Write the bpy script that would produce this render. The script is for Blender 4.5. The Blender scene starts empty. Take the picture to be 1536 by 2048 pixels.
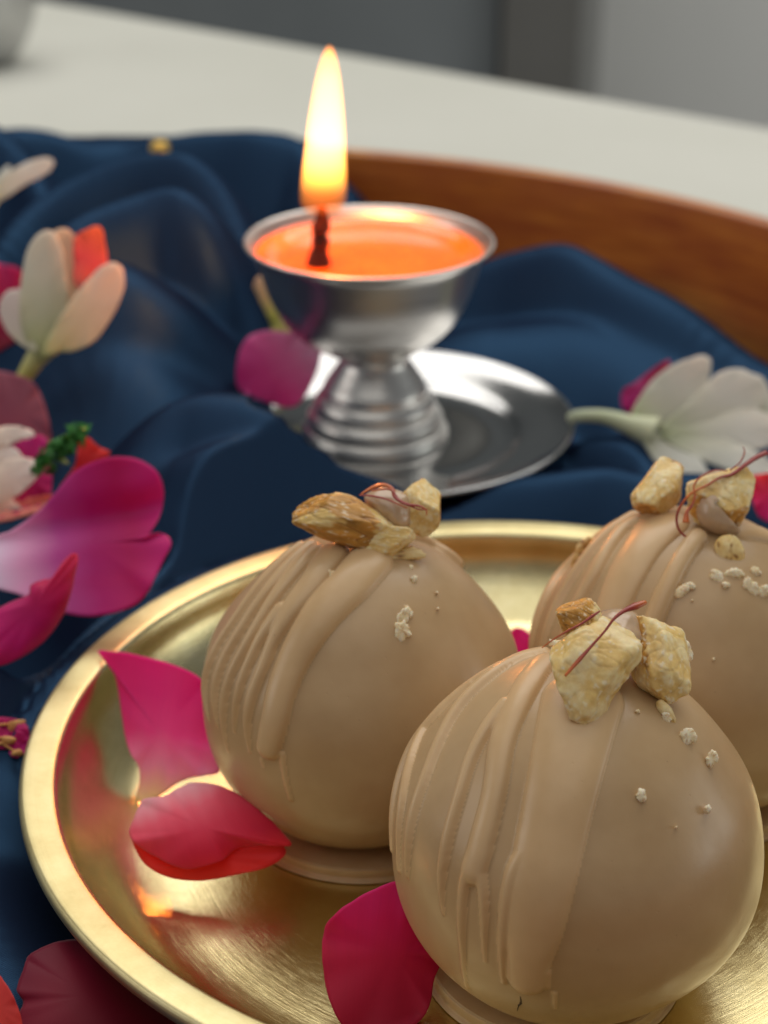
import bpy, bmesh, math, random
import numpy as np
from mathutils import Vector, noise as mn
random.seed(7); rng = np.random.default_rng(7)
D = bpy.data
S = bpy.context.scene
COL = S.collection
S.unit_settings.system = 'METRIC'
S.unit_settings.scale_length = 0.01            # one Blender unit is one centimetre
rad = math.radians

# ------------------------------------------------------------------ camera
FPX, PITCH, ROLL, CAMH = 3400.0, rad(26.05), rad(0.29), 17.12
cd = D.cameras.new('camera'); cam = D.objects.new('camera', cd); COL.objects.link(cam)
cam.location = (0, 0, CAMH)
cam.rotation_mode = 'XYZ'
from mathutils import Matrix
cam.matrix_world = Matrix.Translation((0, 0, CAMH)) @ Matrix.Rotation(rad(90) - PITCH, 4, 'X') @ Matrix.Rotation(ROLL, 4, 'Z')
cd.sensor_fit = 'VERTICAL'; cd.sensor_height = 24; cd.lens = FPX / 2048 * 24
cd.clip_start = 0.5; cd.clip_end = 2000
cd.dof.use_dof = True; cd.dof.focus_distance = 23.6; cd.dof.aperture_fstop = 0.125
cd.dof.aperture_blades = 0
S.camera = cam
S.view_settings.view_transform = 'Standard'; S.view_settings.look = 'None'
S.view_settings.exposure = 0.0; S.view_settings.gamma = 1

# ------------------------------------------------------------------ light: dim room, one big window behind and above, one side window, plus added left and wall fills
w = D.worlds.new('World'); S.world = w; w.use_nodes = True
bg = w.node_tree.nodes['Background']
bg.inputs[0].default_value = (0.90, 0.94, 1.0, 1); bg.inputs[1].default_value = 0.16

def area(name, loc, target, sx, sy, power, col):
    l = D.lights.new(name, 'AREA'); l.shape = 'RECTANGLE'; l.size = sx; l.size_y = sy
    l.energy = power; l.color = col
    o = D.objects.new(name, l); COL.objects.link(o); o.location = loc
    o.rotation_euler = (Vector(target) - Vector(loc)).to_track_quat('-Z', 'Y').to_euler()
    return o
area('window_light', (15, 150, 165), (0, 28, 0), 230, 120, 225000, (1.0, 0.965, 0.9))
area('side_window_light', (190, 15, 28), (0, 32, 3), 110, 60, 45000, (0.95, 1.0, 0.97))
area('ceiling_light', (-10, 5, 205), (-8, 15, 0), 210, 310, 190000, (1.0, 0.97, 0.92))
area('wall_fill_light', (130, 240, 170), (140, 376, 10), 90, 90, 150000, (1.0, 0.99, 0.95))  # added fill that brightens the pale wall, no known lamp there
area('left_fill_light', (-190, 5, 75), (0, 28, 0), 100, 80, 52000, (1.0, 0.98, 0.95))  # added fill from the left, not a known window

# ------------------------------------------------------------------ camera geometry used to set things out
_f = np.array([0, math.cos(PITCH), -math.sin(PITCH)]); _u = np.array([0, math.sin(PITCH), math.cos(PITCH)]); _r = np.array([1.0, 0, 0])
CAM = np.array([0, 0, CAMH])
def ray(px, py):
    x = (np.asarray(px, float) - 768) / FPX; y = -(np.asarray(py, float) - 1024) / FPX
    c, s = math.cos(ROLL), math.sin(ROLL)
    x, y = c * x - s * y, s * x + c * y
    return _f + x[..., None] * _r + y[..., None] * _u if np.ndim(x) else _f + x * _r + y * _u
def at_z(px, py, z):
    d = ray(px, py); return CAM + d * ((z - CAMH) / d[2])
def at_y(px, py, Y):
    d = ray(px, py); return CAM + d * (Y / d[1])
def project(P):
    d = np.asarray(P, float) - CAM; z = d @ _f; x = d @ _r / z; y = d @ _u / z
    c, s = math.cos(-ROLL), math.sin(-ROLL); x, y = c * x - s * y, s * x + c * y
    return 768 + FPX * x, 1024 - FPX * y, z

# ------------------------------------------------------------------ object helpers
def tag(o, label=None, cat=None, group=None, kind=None):
    if label: o['label'] = label
    if cat: o['category'] = cat
    if group: o['group'] = group
    if kind: o['kind'] = kind
    return o
def empty(name, loc, **k):
    o = D.objects.new(name, None); COL.objects.link(o); o.location = loc; o.empty_display_size = .5
    return tag(o, **k)
def mesh_obj(name, V, F, mat, parent=None, smooth=True, cols=None, attr=None, normals=None, fix=False):
    """V in world coordinates; a child's mesh is shifted into its parent's frame"""
    V = np.asarray(V, float)
    off = np.zeros(3)
    if parent is not None:
        off = np.array(parent.location); q = parent
        while q.parent is not None: q = q.parent; off = off + np.array(q.location)
    me = D.meshes.new(name)
    if isinstance(F, np.ndarray):
        n, k = F.shape
        me.vertices.add(len(V)); me.vertices.foreach_set('co', (V - off).astype(np.float32).ravel())
        me.loops.add(n * k); me.loops.foreach_set('vertex_index', F.astype(np.int32).ravel())
        me.polygons.add(n); me.polygons.foreach_set('loop_start', np.arange(0, n * k, k, dtype=np.int32))
        me.polygons.foreach_set('loop_total', np.full(n, k, dtype=np.int32))
        me.update(calc_edges=True); me.validate()
    else:
        me.from_pydata([tuple(v) for v in (V - off)], [], F); me.update()
    me.polygons.foreach_set('use_smooth', [smooth] * len(me.polygons))
    if cols is not None:
        a = me.color_attributes.new('col', 'FLOAT_COLOR', 'POINT')
        a.data.foreach_set('color', np.c_[cols, np.ones(len(cols))].astype(np.float32).ravel())
    if attr is not None:
        a = me.attributes.new('pc', 'FLOAT_VECTOR', 'POINT'); a.data.foreach_set('vector', np.asarray(attr, np.float32).ravel())
    if normals is not None:
        me.normals_split_custom_set_from_vertices(normals.tolist())
    if fix:
        bm = bmesh.new(); bm.from_mesh(me); bmesh.ops.remove_doubles(bm, verts=bm.verts, dist=.0015); bmesh.ops.recalc_face_normals(bm, faces=bm.faces); bm.to_mesh(me); bm.free()
    if mat: me.materials.append(mat)
    o = D.objects.new(name, me); COL.objects.link(o)
    if parent is not None: o.parent = parent
    return o
def grid_faces(nr, nc, wrap):
    i = np.arange(nr - 1)[:, None]; j = np.arange(nc if wrap else nc - 1)[None, :]
    a = i * nc + j; b = i * nc + (j + 1) % nc; c = (i + 1) * nc + (j + 1) % nc; d = (i + 1) * nc + j
    return np.stack([a, b, c, d], -1).reshape(-1, 4)
def smooth_curve(P, n, closed=False):
    P = np.asarray(P, float); m = len(P); out = []
    T = np.linspace(0, m if closed else m - 1, n, endpoint=not closed)
    for t in T:
        i = int(math.floor(t)); i = i if closed else min(i, m - 2); f = t - i
        g = (lambda k: P[k % m]) if closed else (lambda k: P[min(max(k, 0), m - 1)])
        a, b, c, d = g(i - 1), g(i), g(i + 1), g(i + 2)
        out.append(.5 * ((2 * b) + (-a + c) * f + (2 * a - 5 * b + 4 * c - d) * f * f + (-a + 3 * b - 3 * c + d) * f ** 3))
    return np.array(out)
def lathe(name, prof, center, mat, parent=None, seg=160, per=6, tilt=None, smoothp=True):
    pr = smooth_curve(prof, (len(prof) - 1) * per + 1) if smoothp else np.array(prof, float)
    a = np.linspace(0, 2 * math.pi, seg, endpoint=False)
    R, Z = pr[:, 0][:, None], pr[:, 1][:, None]
    V = np.stack([R * np.cos(a), R * np.sin(a), Z + 0 * a], -1)
    at = np.stack([np.cos(a) + 0 * R, np.sin(a) + 0 * R, R + 0 * a], -1).reshape(-1, 3)
    V = V.reshape(-1, 3)
    if tilt is not None: V = V @ np.array(tilt).T
    V = V + np.array(center)
    return mesh_obj(name, V, grid_faces(len(pr), seg, True), mat, parent, attr=at, fix=True)
def tube(name, path, radii, mat, parent=None, seg=8, cols=None, n=None, flat=1.0):
    P = smooth_curve(path, n or len(path) * 6); rr = np.interp(np.linspace(0, 1, len(P)), np.linspace(0, 1, len(radii)), radii)
    T = np.gradient(P, axis=0); T /= np.linalg.norm(T, axis=1)[:, None] + 1e-9
    up = np.array([0.13, -.5, .85]); A = np.cross(T, up); A /= np.linalg.norm(A, axis=1)[:, None] + 1e-9; B = np.cross(T, A)
    th = np.linspace(0, 2 * math.pi, seg, endpoint=False)
    V = (P[:, None, :] + rr[:, None, None] * (np.cos(th)[None, :, None] * A[:, None, :] + flat * np.sin(th)[None, :, None] * B[:, None, :])).reshape(-1, 3)
    F = grid_faces(len(P), seg, True).tolist()
    F.append(list(range(seg))[::-1]); F.append(list(range(len(V) - seg, len(V))))
    c = None
    if cols is not None:
        cc = np.array(cols, float); t = np.linspace(0, 1, len(P))
        c = np.stack([np.interp(t, np.linspace(0, 1, len(cc)), cc[:, k]) for k in range(3)], -1); c = np.repeat(c, seg, 0)
    return mesh_obj(name, V, F, mat, parent, cols=c, fix=True)
def vnoise(V, scale, seed=0.0, octaves=3):
    return np.array([mn.fractal(Vector((v[0] * scale + seed, v[1] * scale - seed, v[2] * scale + 2 * seed)), 1.0, 2.0, octaves) for v in V])

# ------------------------------------------------------------------ materials
class Mat:
    def __init__(s, name, **k):
        s.m = D.materials.new(name); s.m.use_nodes = True; s.t = s.m.node_tree; s.n = s.t.nodes; s.l = s.t.links
        s.b = s.n['Principled BSDF']
        for a, v in k.items(): s.set(a, v)
    def set(s, a, v):
        nm = {'base': 'Base Color', 'rough': 'Roughness', 'metal': 'Metallic', 'sss': 'Subsurface Weight', 'sssr': 'Subsurface Radius', 'sheen': 'Sheen Weight',
              'sheenr': 'Sheen Roughness', 'sheent': 'Sheen Tint', 'coat': 'Coat Weight', 'coatr': 'Coat Roughness', 'spec': 'Specular IOR Level', 'aniso': 'Anisotropic', 'trans': 'Transmission Weight', 'ior': 'IOR', 'ssss': 'Subsurface Scale'}[a]
        if isinstance(v, tuple) and len(v) == 3 and nm != 'Subsurface Radius': v = (*v, 1)
        s.b.inputs[nm].default_value = v
    def node(s, t, **k):
        n = s.n.new(t)
        for a, v in k.items():
            if a.startswith('i_'):
                key = a[2:].replace('_', ' '); n.inputs[key].default_value = v
            else: setattr(n, a, v)
        return n
    def link(s, a, b): s.l.new(a, b)
    def coord(s, scale=(1, 1, 1), rot=(0, 0, 0), attr=None):
        if attr: c = s.node('ShaderNodeAttribute', attribute_name=attr).outputs['Vector']
        else: c = s.node('ShaderNodeTexCoord').outputs['Object']
        m = s.node('ShaderNodeMapping'); m.inputs['Scale'].default_value = scale; m.inputs['Rotation'].default_value = rot
        s.link(c, m.inputs['Vector']); return m.outputs[0]
    def noise(s, vec, scale, detail=4, rough=.55):
        n = s.node('ShaderNodeTexNoise'); n.inputs['Scale'].default_value = scale; n.inputs['Detail'].default_value = detail; n.inputs['Roughness'].default_value = rough
        s.link(vec, n.inputs['Vector']); return n.outputs['Fac']
    def ramp(s, fac, stops):
        r = s.node('ShaderNodeValToRGB'); e = r.color_ramp.elements
        while len(e) < len(stops): e.new(.5)
        for q, (p, c) in zip(e, stops): q.position = p; q.color = (*c, 1) if len(c) == 3 else c
        s.link(fac, r.inputs[0]); return r.outputs[0]
    def math(s, op, a, b):
        n = s.node('ShaderNodeMath', operation=op)
        for i, v in enumerate((a, b)):
            if isinstance(v, (int, float)): n.inputs[i].default_value = v
            else: s.link(v, n.inputs[i])
        return n.outputs[0]
    def bump(s, h, strength, dist, prev=None):
        n = s.node('ShaderNodeBump'); n.inputs['Strength'].default_value = strength; n.inputs['Distance'].default_value = dist
        s.link(h, n.inputs['Height'])
        if prev is not None: s.link(prev, n.inputs['Normal'])
        s.link(n.outputs[0], s.b.inputs['Normal']); return n.outputs[0]
    def mixc(s, fac, a, b, mode='MIX'):
        n = s.node('ShaderNodeMix', data_type='RGBA', blend_type=mode)
        for sock, v in ((n.inputs[0], fac), (n.inputs[6], a), (n.inputs[7], b)):
            if isinstance(v, (int, float)): sock.default_value = v
            elif isinstance(v, tuple): sock.default_value = (*v, 1)
            else: s.link(v, sock)
        return n.outputs[2]

def make_coating(name, k):
    M = Mat(name, rough=.40, sss=.08, sssr=(.06, .035, .02), ssss=1.0, spec=.45)
    v = M.coord(); n = M.noise(v, .9, 3); f = M.noise(v, 34, 2)
    M.link(M.ramp(n, [(.3, (k * .47, k * .305, k * .142)), (.7, (k * .53, k * .352, k * .17))]), M.b.inputs['Base Color'])
    M.link(M.ramp(M.noise(v, 2.2, 4), [(.3, (.28,) * 3), (.75, (.42,) * 3)]), M.b.inputs['Roughness'])
    b = M.bump(f, .14, .007); b = M.bump(M.noise(v, 3, 3), .14, .03, b)
    base_c = M.ramp(n, [(.3, (k * .46, k * .296, k * .145)), (.7, (k * .54, k * .365, k * .192))])
    sv = M.node('ShaderNodeTexVoronoi'); sv.inputs['Scale'].default_value = 3.1; M.link(v, sv.inputs['Vector'])
    M.link(M.mixc(M.ramp(sv.outputs['Distance'], [(.0, (.55,) * 3), (.045, (0, 0, 0))]), base_c, (.16, .09, .04)), M.b.inputs['Base Color'])
    vo = M.node('ShaderNodeTexVoronoi'); vo.inputs['Scale'].default_value = 5.5; M.link(v, vo.inputs['Vector'])
    pit = M.ramp(vo.outputs['Distance'], [(.0, (0, 0, 0)), (.075, (1, 1, 1))]); M.bump(pit, .5, .012, b)
    return M.m
def make_brass():
    M = Mat('brushed_brass', metal=1.0, rough=.26, aniso=.35)
    c = M.coord((1.3, 1.3, 44), attr='pc'); c2 = M.coord((3, 3, 120), attr='pc')
    a = M.noise(c, 1.0, 5, .7); b = M.noise(c2, 1.0, 3, .8)
    o = M.coord((.25, 26, 1), (0, 0, rad(-38))); o2 = M.coord((.2, 60, 1), (0, 0, rad(18)))
    s1 = M.noise(o, 1.6, 3); s2 = M.noise(o2, 1.3, 3)
    blotch = M.noise(M.coord(), .9, 7, .7)
    M.link(M.ramp(blotch, [(.30, (.64, .53, .26)), (.55, (.75, .65, .35)), (.75, (.82, .73, .44))]), M.b.inputs['Base Color'])
    r = M.math('MULTIPLY_ADD', a, .15); r.node.inputs[2].default_value = .08
    r2 = M.math('MULTIPLY_ADD', s1, .10); M.link(r, r2.node.inputs[2])
    sx = M.node('ShaderNodeSeparateXYZ'); M.link(M.node('ShaderNodeAttribute', attribute_name='pc').outputs['Vector'], sx.inputs[0])
    rim = M.ramp(M.math('MULTIPLY', sx.outputs['Z'], .1), [(.750, (0, 0, 0)), (.766, (.28,) * 3)])
    M.link(M.math('ADD', r2, rim), M.b.inputs['Roughness'])
    n1 = M.bump(a, .16, .02); n2 = M.bump(b, .22, .006, n1); n3 = M.bump(s1, .05, .005, n2); n4 = M.bump(s2, .10, .004, n3); M.bump(M.noise(M.coord((30, 30, 30)), 1, 2), .10, .006, n4)
    return M.m
def make_silver(name, r0):
    M = Mat(name, metal=1.0, base=(.66, .64, .60), rough=.2)
    c = M.coord((1.5, 1.5, 24), attr='pc')
    a = M.noise(c, 1.0, 4, .6)
    r = M.math('MULTIPLY_ADD', a, .12); r.node.inputs[2].default_value = r0; M.link(r, M.b.inputs['Roughness'])
    M.bump(a, .08, .01)
    return M.m
def make_cloth():
    M = Mat('navy_satin'); M.n.remove(M.b)
    v = M.coord((1, 1, .35), (0, 0, rad(38)))
    wv = M.node('ShaderNodeTexWave', wave_type='BANDS', bands_direction='X'); wv.inputs['Scale'].default_value = 9.5
    wv.inputs['Distortion'].default_value = .35; wv.inputs['Detail'].default_value = 1; wv.inputs['Detail Scale'].default_value = 3
    M.link(v, wv.inputs['Vector'])
    th = M.noise(M.coord((6, 70, 8), (0, 0, rad(-6))), 1.0, 2)
    big = M.noise(M.coord(), .35, 3)
    base = M.ramp(big, [(.3, (.0062, .0060, .015)), (.7, (.0080, .0085, .021))])
    thr = M.math('MULTIPLY', wv.outputs['Fac'], th)
    col = M.mixc(M.math('MULTIPLY', thr, .9), base, (.009, .024, .055))
    bp = M.node('ShaderNodeBump'); bp.inputs['Strength'].default_value = .35; bp.inputs['Distance'].default_value = .012; M.link(wv.outputs['Fac'], bp.inputs['Height'])
    b2 = M.node('ShaderNodeBump'); b2.inputs['Strength'].default_value = .2; b2.inputs['Distance'].default_value = .01; M.link(th, b2.inputs['Height']); M.link(bp.outputs[0], b2.inputs['Normal'])
    df = M.node('ShaderNodeBsdfDiffuse'); M.link(col, df.inputs['Color']); M.link(b2.outputs[0], df.inputs['Normal'])
    gl = M.node('ShaderNodeBsdfGlossy'); gl.inputs['Color'].default_value = (.0100, .027, .052, 1); gl.inputs['Roughness'].default_value = .37; M.link(b2.outputs[0], gl.inputs['Normal'])
    ad = M.node('ShaderNodeAddShader'); M.link(df.outputs[0], ad.inputs[0]); M.link(gl.outputs[0], ad.inputs[1]); M.link(ad.outputs[0], M.n['Material Output'].inputs[0])
    return M.m
def make_wood(name, a, b, c):
    M = Mat(name, rough=.42, coat=.25, coatr=.3)
    v = M.node('ShaderNodeMapping'); v.inputs['Scale'].default_value = (.09, .09, 1.1); M.link(M.node('ShaderNodeTexCoord').outputs['Object'], v.inputs['Vector']); v = v.outputs[0]
    n = M.noise(v, 3.0, 6, .65); n2 = M.noise(M.coord((1, 1, 3)), .5, 3)
    col = M.ramp(n, [(.25, a), (.5, b), (.75, c)])
    col2 = M.mixc(M.ramp(n2, [(.35, (0, 0, 0)), (.7, (.55,) * 3)]), col, (.34, .075, .018))
    M.link(col2, M.b.inputs['Base Color']); M.bump(n, .2, .03)
    return M.m
def make_petal():
    M = Mat('petal', rough=.5, sheen=.25, sheenr=.5, spec=.3)
    col = M.node('ShaderNodeAttribute', attribute_name='col').outputs['Color']
    v = M.coord((55, 2.5, 1), attr='pc')
    n = M.noise(v, 1.0, 4, .6); g = M.noise(M.coord(), 16, 3)
    c2 = M.mixc(M.ramp(n, [(.35, (0, 0, 0)), (.8, (.38,) * 3)]), col, (1.25, 1.05, 1.1), 'MULTIPLY')
    hs = M.node('ShaderNodeHueSaturation'); M.link(col, hs.inputs['Color'])
    vv = M.math('MULTIPLY_ADD', n, .14); vv.node.inputs[2].default_value = 1.05; M.link(vv, hs.inputs['Value'])
    M.link(hs.outputs[0], M.b.inputs['Base Color'])
    b = M.bump(n, .07, .010); M.bump(g, .10, .010, b)
    tr = M.node('ShaderNodeBsdfTranslucent'); M.link(hs.outputs[0], tr.inputs['Color'])
    mx = M.node('ShaderNodeMixShader'); mx.inputs[0].default_value = .5
    M.link(M.b.outputs[0], mx.inputs[1]); M.link(tr.outputs[0], mx.inputs[2]); M.link(mx.outputs[0], M.n['Material Output'].inputs[0])
    return M.m
def make_nut():
    M = Mat('walnut', rough=.38, sss=.25, sssr=(.2, .12, .05), spec=.4)
    col = M.node('ShaderNodeAttribute', attribute_name='col').outputs['Color']
    n = M.noise(M.coord(), 14, 4, .65)
    M.link(M.mixc(.55, col, M.ramp(n, [(.3, (.82, .72, .6)), (.7, (1.05, 1.05, 1.0))]), 'MULTIPLY'), M.b.inputs['Base Color'])
    b = M.bump(M.noise(M.coord(), 4, 3, .6), .16, .04); M.bump(M.noise(M.coord(), 30, 3), .14, .010, b)
    return M.m
def plain_attr(name, **k):
    M = Mat(name, **k)
    M.link(M.node('ShaderNodeAttribute', attribute_name='col').outputs['Color'], M.b.inputs['Base Color'])
    M.bump(M.noise(M.coord(), 22, 3), .2, .01)
    return M.m
def noisy(name, c1, c2, scale, bs=.1, bd=.05, **k):
    M = Mat(name, **k); n = M.noise(M.coord(), scale, 5)
    M.link(M.ramp(n, [(.3, c1), (.7, c2)]), M.b.inputs['Base Color']); M.bump(n, bs, bd)
    return M.m
COAT = make_coating('beige_coating', 1.0); DRIZZLE_LIT = make_coating('beige_drizzle_lit', 1.25); BRASS = make_brass(); SILVER = make_silver('silver', .28); SAUCER = make_silver('polished_silver', .07); SAUCER.node_tree.nodes['Principled BSDF'].inputs['Base Color'].default_value = (.46, .46, .46, 1); CLOTH = make_cloth(); PETAL = make_petal(); NUT = make_nut()  # drips get the coating colour lightened, painting in the light on them
WOOD = make_wood('reddish_wood', (.27, .065, .010), (.50, .165, .022), (.68, .29, .045))
TABLE = noisy('white_table_top', (.64, .64, .565), (.69, .69, .62), .06, .05, .05, rough=.5)
DISC = noisy('beige_disc', (.50, .33, .17), (.56, .385, .21), 3, .1, .02, rough=.4, sss=.3, sssr=(.2, .12, .06))
OIL = noisy('orange_wax', (.98, .20, .010), (1.0, .27, .016), 1.2, .05, .02, rough=.16, sss=.6, sssr=(.8, .3, .08), coat=.6, coatr=.08)
GLAZE = noisy('wet_glaze', (.50, .34, .20), (.56, .39, .25), 5, .1, .02, rough=.22, sss=.4, sssr=(.25, .14, .07), coat=.3, coatr=.1)
SAFFRON = plain_attr('saffron', rough=.35, spec=.5, coat=.3)
STEM = plain_attr('flower_stem', rough=.5, sss=.2, sssr=(.1, .1, .05))
WICK = noisy('burnt_wick', (.02, .008, .005), (.06, .02, .01), 12, .5, .03, rough=.9)
DARK = noisy('dark_gap', (.05, .025, .01), (.09, .045, .02), 8, .2, .02, rough=.8)
GOLD = noisy('gold_thread', (.8, .5, .1), (.9, .62, .15), 8, .2, .02, rough=.35, metal=.7)

# ------------------------------------------------------------------ setting: table, room behind
E0, E1 = np.array([-21.75, 113.2]), np.array([17.9, 79.6]); ed = (E1 - E0) / np.linalg.norm(E1 - E0); en = np.array([-ed[1], ed[0]])
def slab(name, poly, z0, z1, mat, bev=0.6, parent=None):
    # bevelled prism from a convex polygon (counter-clockwise)
    poly = np.array(poly, float); c = poly.mean(0); rows = []
    for t in np.linspace(0, math.pi / 2, 6):
        ins = bev * (1 - math.sin(math.pi / 2 - t)); rows.append((ins, z1 - bev + bev * math.sin(t)))
    rows = [(0, z0)] + rows
    V = []
    for ins, z in rows:
        for p in poly:
            d = c - p; d = d / np.linalg.norm(d); q = p + d * ins * 1.3; V.append((q[0], q[1], z))
    n = len(poly); F = grid_faces(len(rows), n, True).tolist(); F.append(list(range(n))[::-1]); F.append(list(range(len(V) - n, len(V))))
    return mesh_obj(name, V, F, mat, parent, smooth=False)
pA, pB = E0 - ed * 60, E1 + ed * 110
nin = -en if en[1] > 0 else en
tb = slab('table', [pA, pA + nin * 170, pB + nin * 170, pB], -5.0, -1.6, TABLE, .5)
tag(tb, kind='structure')
FLOOR = noisy('grey_floor', (.15, .15, .145), (.2, .2, .19), .05, .1, .3, rough=.6)
WALLD = noisy('dark_grey_panel', (.20, .22, .225), (.26, .28, .285), .02, .1, .3, rough=.5)
WALLL = noisy('pale_grey_wall', (.84, .835, .79), (.88, .875, .83), .02, .1, .3, rough=.7)
fl = mesh_obj('floor', [(-500, -200, -76), (500, -200, -76), (500, 620, -76), (-500, 620, -76)], [[0, 1, 2, 3]], FLOOR); tag(fl, kind='structure')
wl = slab('wall', [(-400, 376), (500, 376), (500, 390), (-400, 390)], -76, 240, WALLL, .5); tag(wl, kind='structure')
def box(name, x0, x1, y0, y1, z0, z1, mat, parent=None, bev=.4):
    return slab(name, [(x0, y0), (x1, y0), (x1, y1), (x0, y1)], z0, z1, mat, bev, parent)
xa = at_y(1000, 60, 330)[0]; xb = at_y(1150, 60, 330)[0]
cab = empty('cabinet', (-80, 330, -76), label='dark grey cabinet out of focus in the shade behind the white table', cat='cabinet')
box('cabinet_side', -190, -60.5, 330, 375, -70, 235, WALLD, cab); box('cabinet_door', -60, xa - .5, 328, 372, -70, 235, WALLD, cab)
box('cabinet_plinth', -185, xa - 3, 335, 370, -76, -70.2, DARK, cab)
POST = noisy('brown_post', (.16, .155, .14), (.185, .18, .165), .05, .1, .3, rough=.6)
ps = box('post', xa, xb, 322, 336, -76, 238, POST); box('wall_shade_strip', xb + .1, xb + 4.5, 326, 336, -76, 238, noisy('wall_shade_grey', (.33, .33, .31), (.38, .38, .36), .05, .1, .3, rough=.6), ps)  # extra grey strip right of the post paints the wall's shading there
tag(ps, 'dark brownish post out of focus right of the dark cabinet', 'post')

# steel bowl far left on the table
bc = at_z(-40, 128, -1.6)
bw = empty('steel_bowl', (bc[0], bc[1], -1.6), label='blurred grey steel bowl at the far left end of the white table', cat='bowl')
STEEL = noisy('grey_steel', (.42, .42, .42), (.5, .5, .5), 1, .02, .02, rough=.25, metal=1.0)
lathe('bowl_body', [(0, 0.15), (1.6, .15), (1.7, .0), (1.85, .15), (2.6, 1.2), (3.2, 2.6), (3.4, 4.0), (3.45, 4.4), (3.35, 4.4), (3.2, 4.0), (3.0, 2.8), (2.2, 1.2), (0, .5)], (bc[0], bc[1], -1.6), STEEL, bw, 64, 4)

# ------------------------------------------------------------------ tray
TC, TR, TZ = np.array([-7.6, 32.6]), 23.9, 3.15
tray = empty('wooden_tray', (TC[0], TC[1], -1.6), label='round reddish brown wooden tray under the blue cloth on the white table', cat='tray')
lathe('tray_wall', [(TR + .5, -1.45), (TR + .6, 0), (TR + .6, 2.4), (TR + .55, TZ - .1), (TR + .3, TZ), (TR + .05, TZ - .05), (TR, TZ - .25), (TR - .03, 2.2), (TR - .05, .3), (TR - .3, -1.2)], (*TC, 0), WOOD, tray, 260, 5)
lathe('tray_base', [(TR + .6, -1.58), (TR + .6, -1.25), (TR - .5, -1.22), (0.001, -1.22)], (*TC, 0), WOOD, tray, 120, 2, smoothp=False)

# ------------------------------------------------------------------ brass plate profile
PC, PR, PZ = np.array([2.29, 23.35]), 8.10, 1.6
plate_prof = [(0.001, 0), (3.0, 0), (5.4, 0.0), (6.15, .03), (6.6, .18), (7.0, .55), (7.32, 1.0), (7.47, 1.40), (7.54, 1.54), (7.65, 1.585), (7.98, 1.60), (8.07, 1.56), (8.1, 1.44), (8.0, 1.30), (7.8, 1.28), (7.66, 1.1), (7.50, .85), (7.15, .38), (6.65, 0.0), (6.1, -.13), (5.4, -.16), (.001, -.16)]

# ------------------------------------------------------------------ lamp position
LC = np.array([-.36, 36.8]); SC = np.array([-.02, 36.85])

# ------------------------------------------------------------------ blue cloth: height field made of folds
GX0, GX1, GY0, GY1, GS = -33.0, 18.0, 10.0, 60.0, 0.1
gx = np.arange(GX0, GX1 + 1e-6, GS); gy = np.arange(GY0, GY1 + 1e-6, GS)
X, Y = np.meshgrid(gx, gy)
def ridge(pts, k=1.6, r=.6, drop=None):
    """pts: (px, py, Y) crest points seen in the photograph at distance Y"""
    P = np.array([at_y(a, b, c) for a, b, c in pts]); P = smooth_curve(P, len(P) * 4)
    best = np.full(X.shape, -50.0)
    for a, b in zip(P[:-1], P[1:]):
        ab = b[:2] - a[:2]; L = ab @ ab + 1e-9
        t = np.clip(((X - a[0]) * ab[0] + (Y - a[1]) * ab[1]) / L, 0, 1)
        d = np.hypot(X - a[0] - t * ab[0], Y - a[1] - t * ab[1])
        h = a[2] + t * (b[2] - a[2]) - k * (np.sqrt(d * d + r * r) - r)
        best = np.maximum(best, h)
    return best
def yz(px, py, z): return (px, py, float(at_z(px, py, z)[1]))
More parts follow.
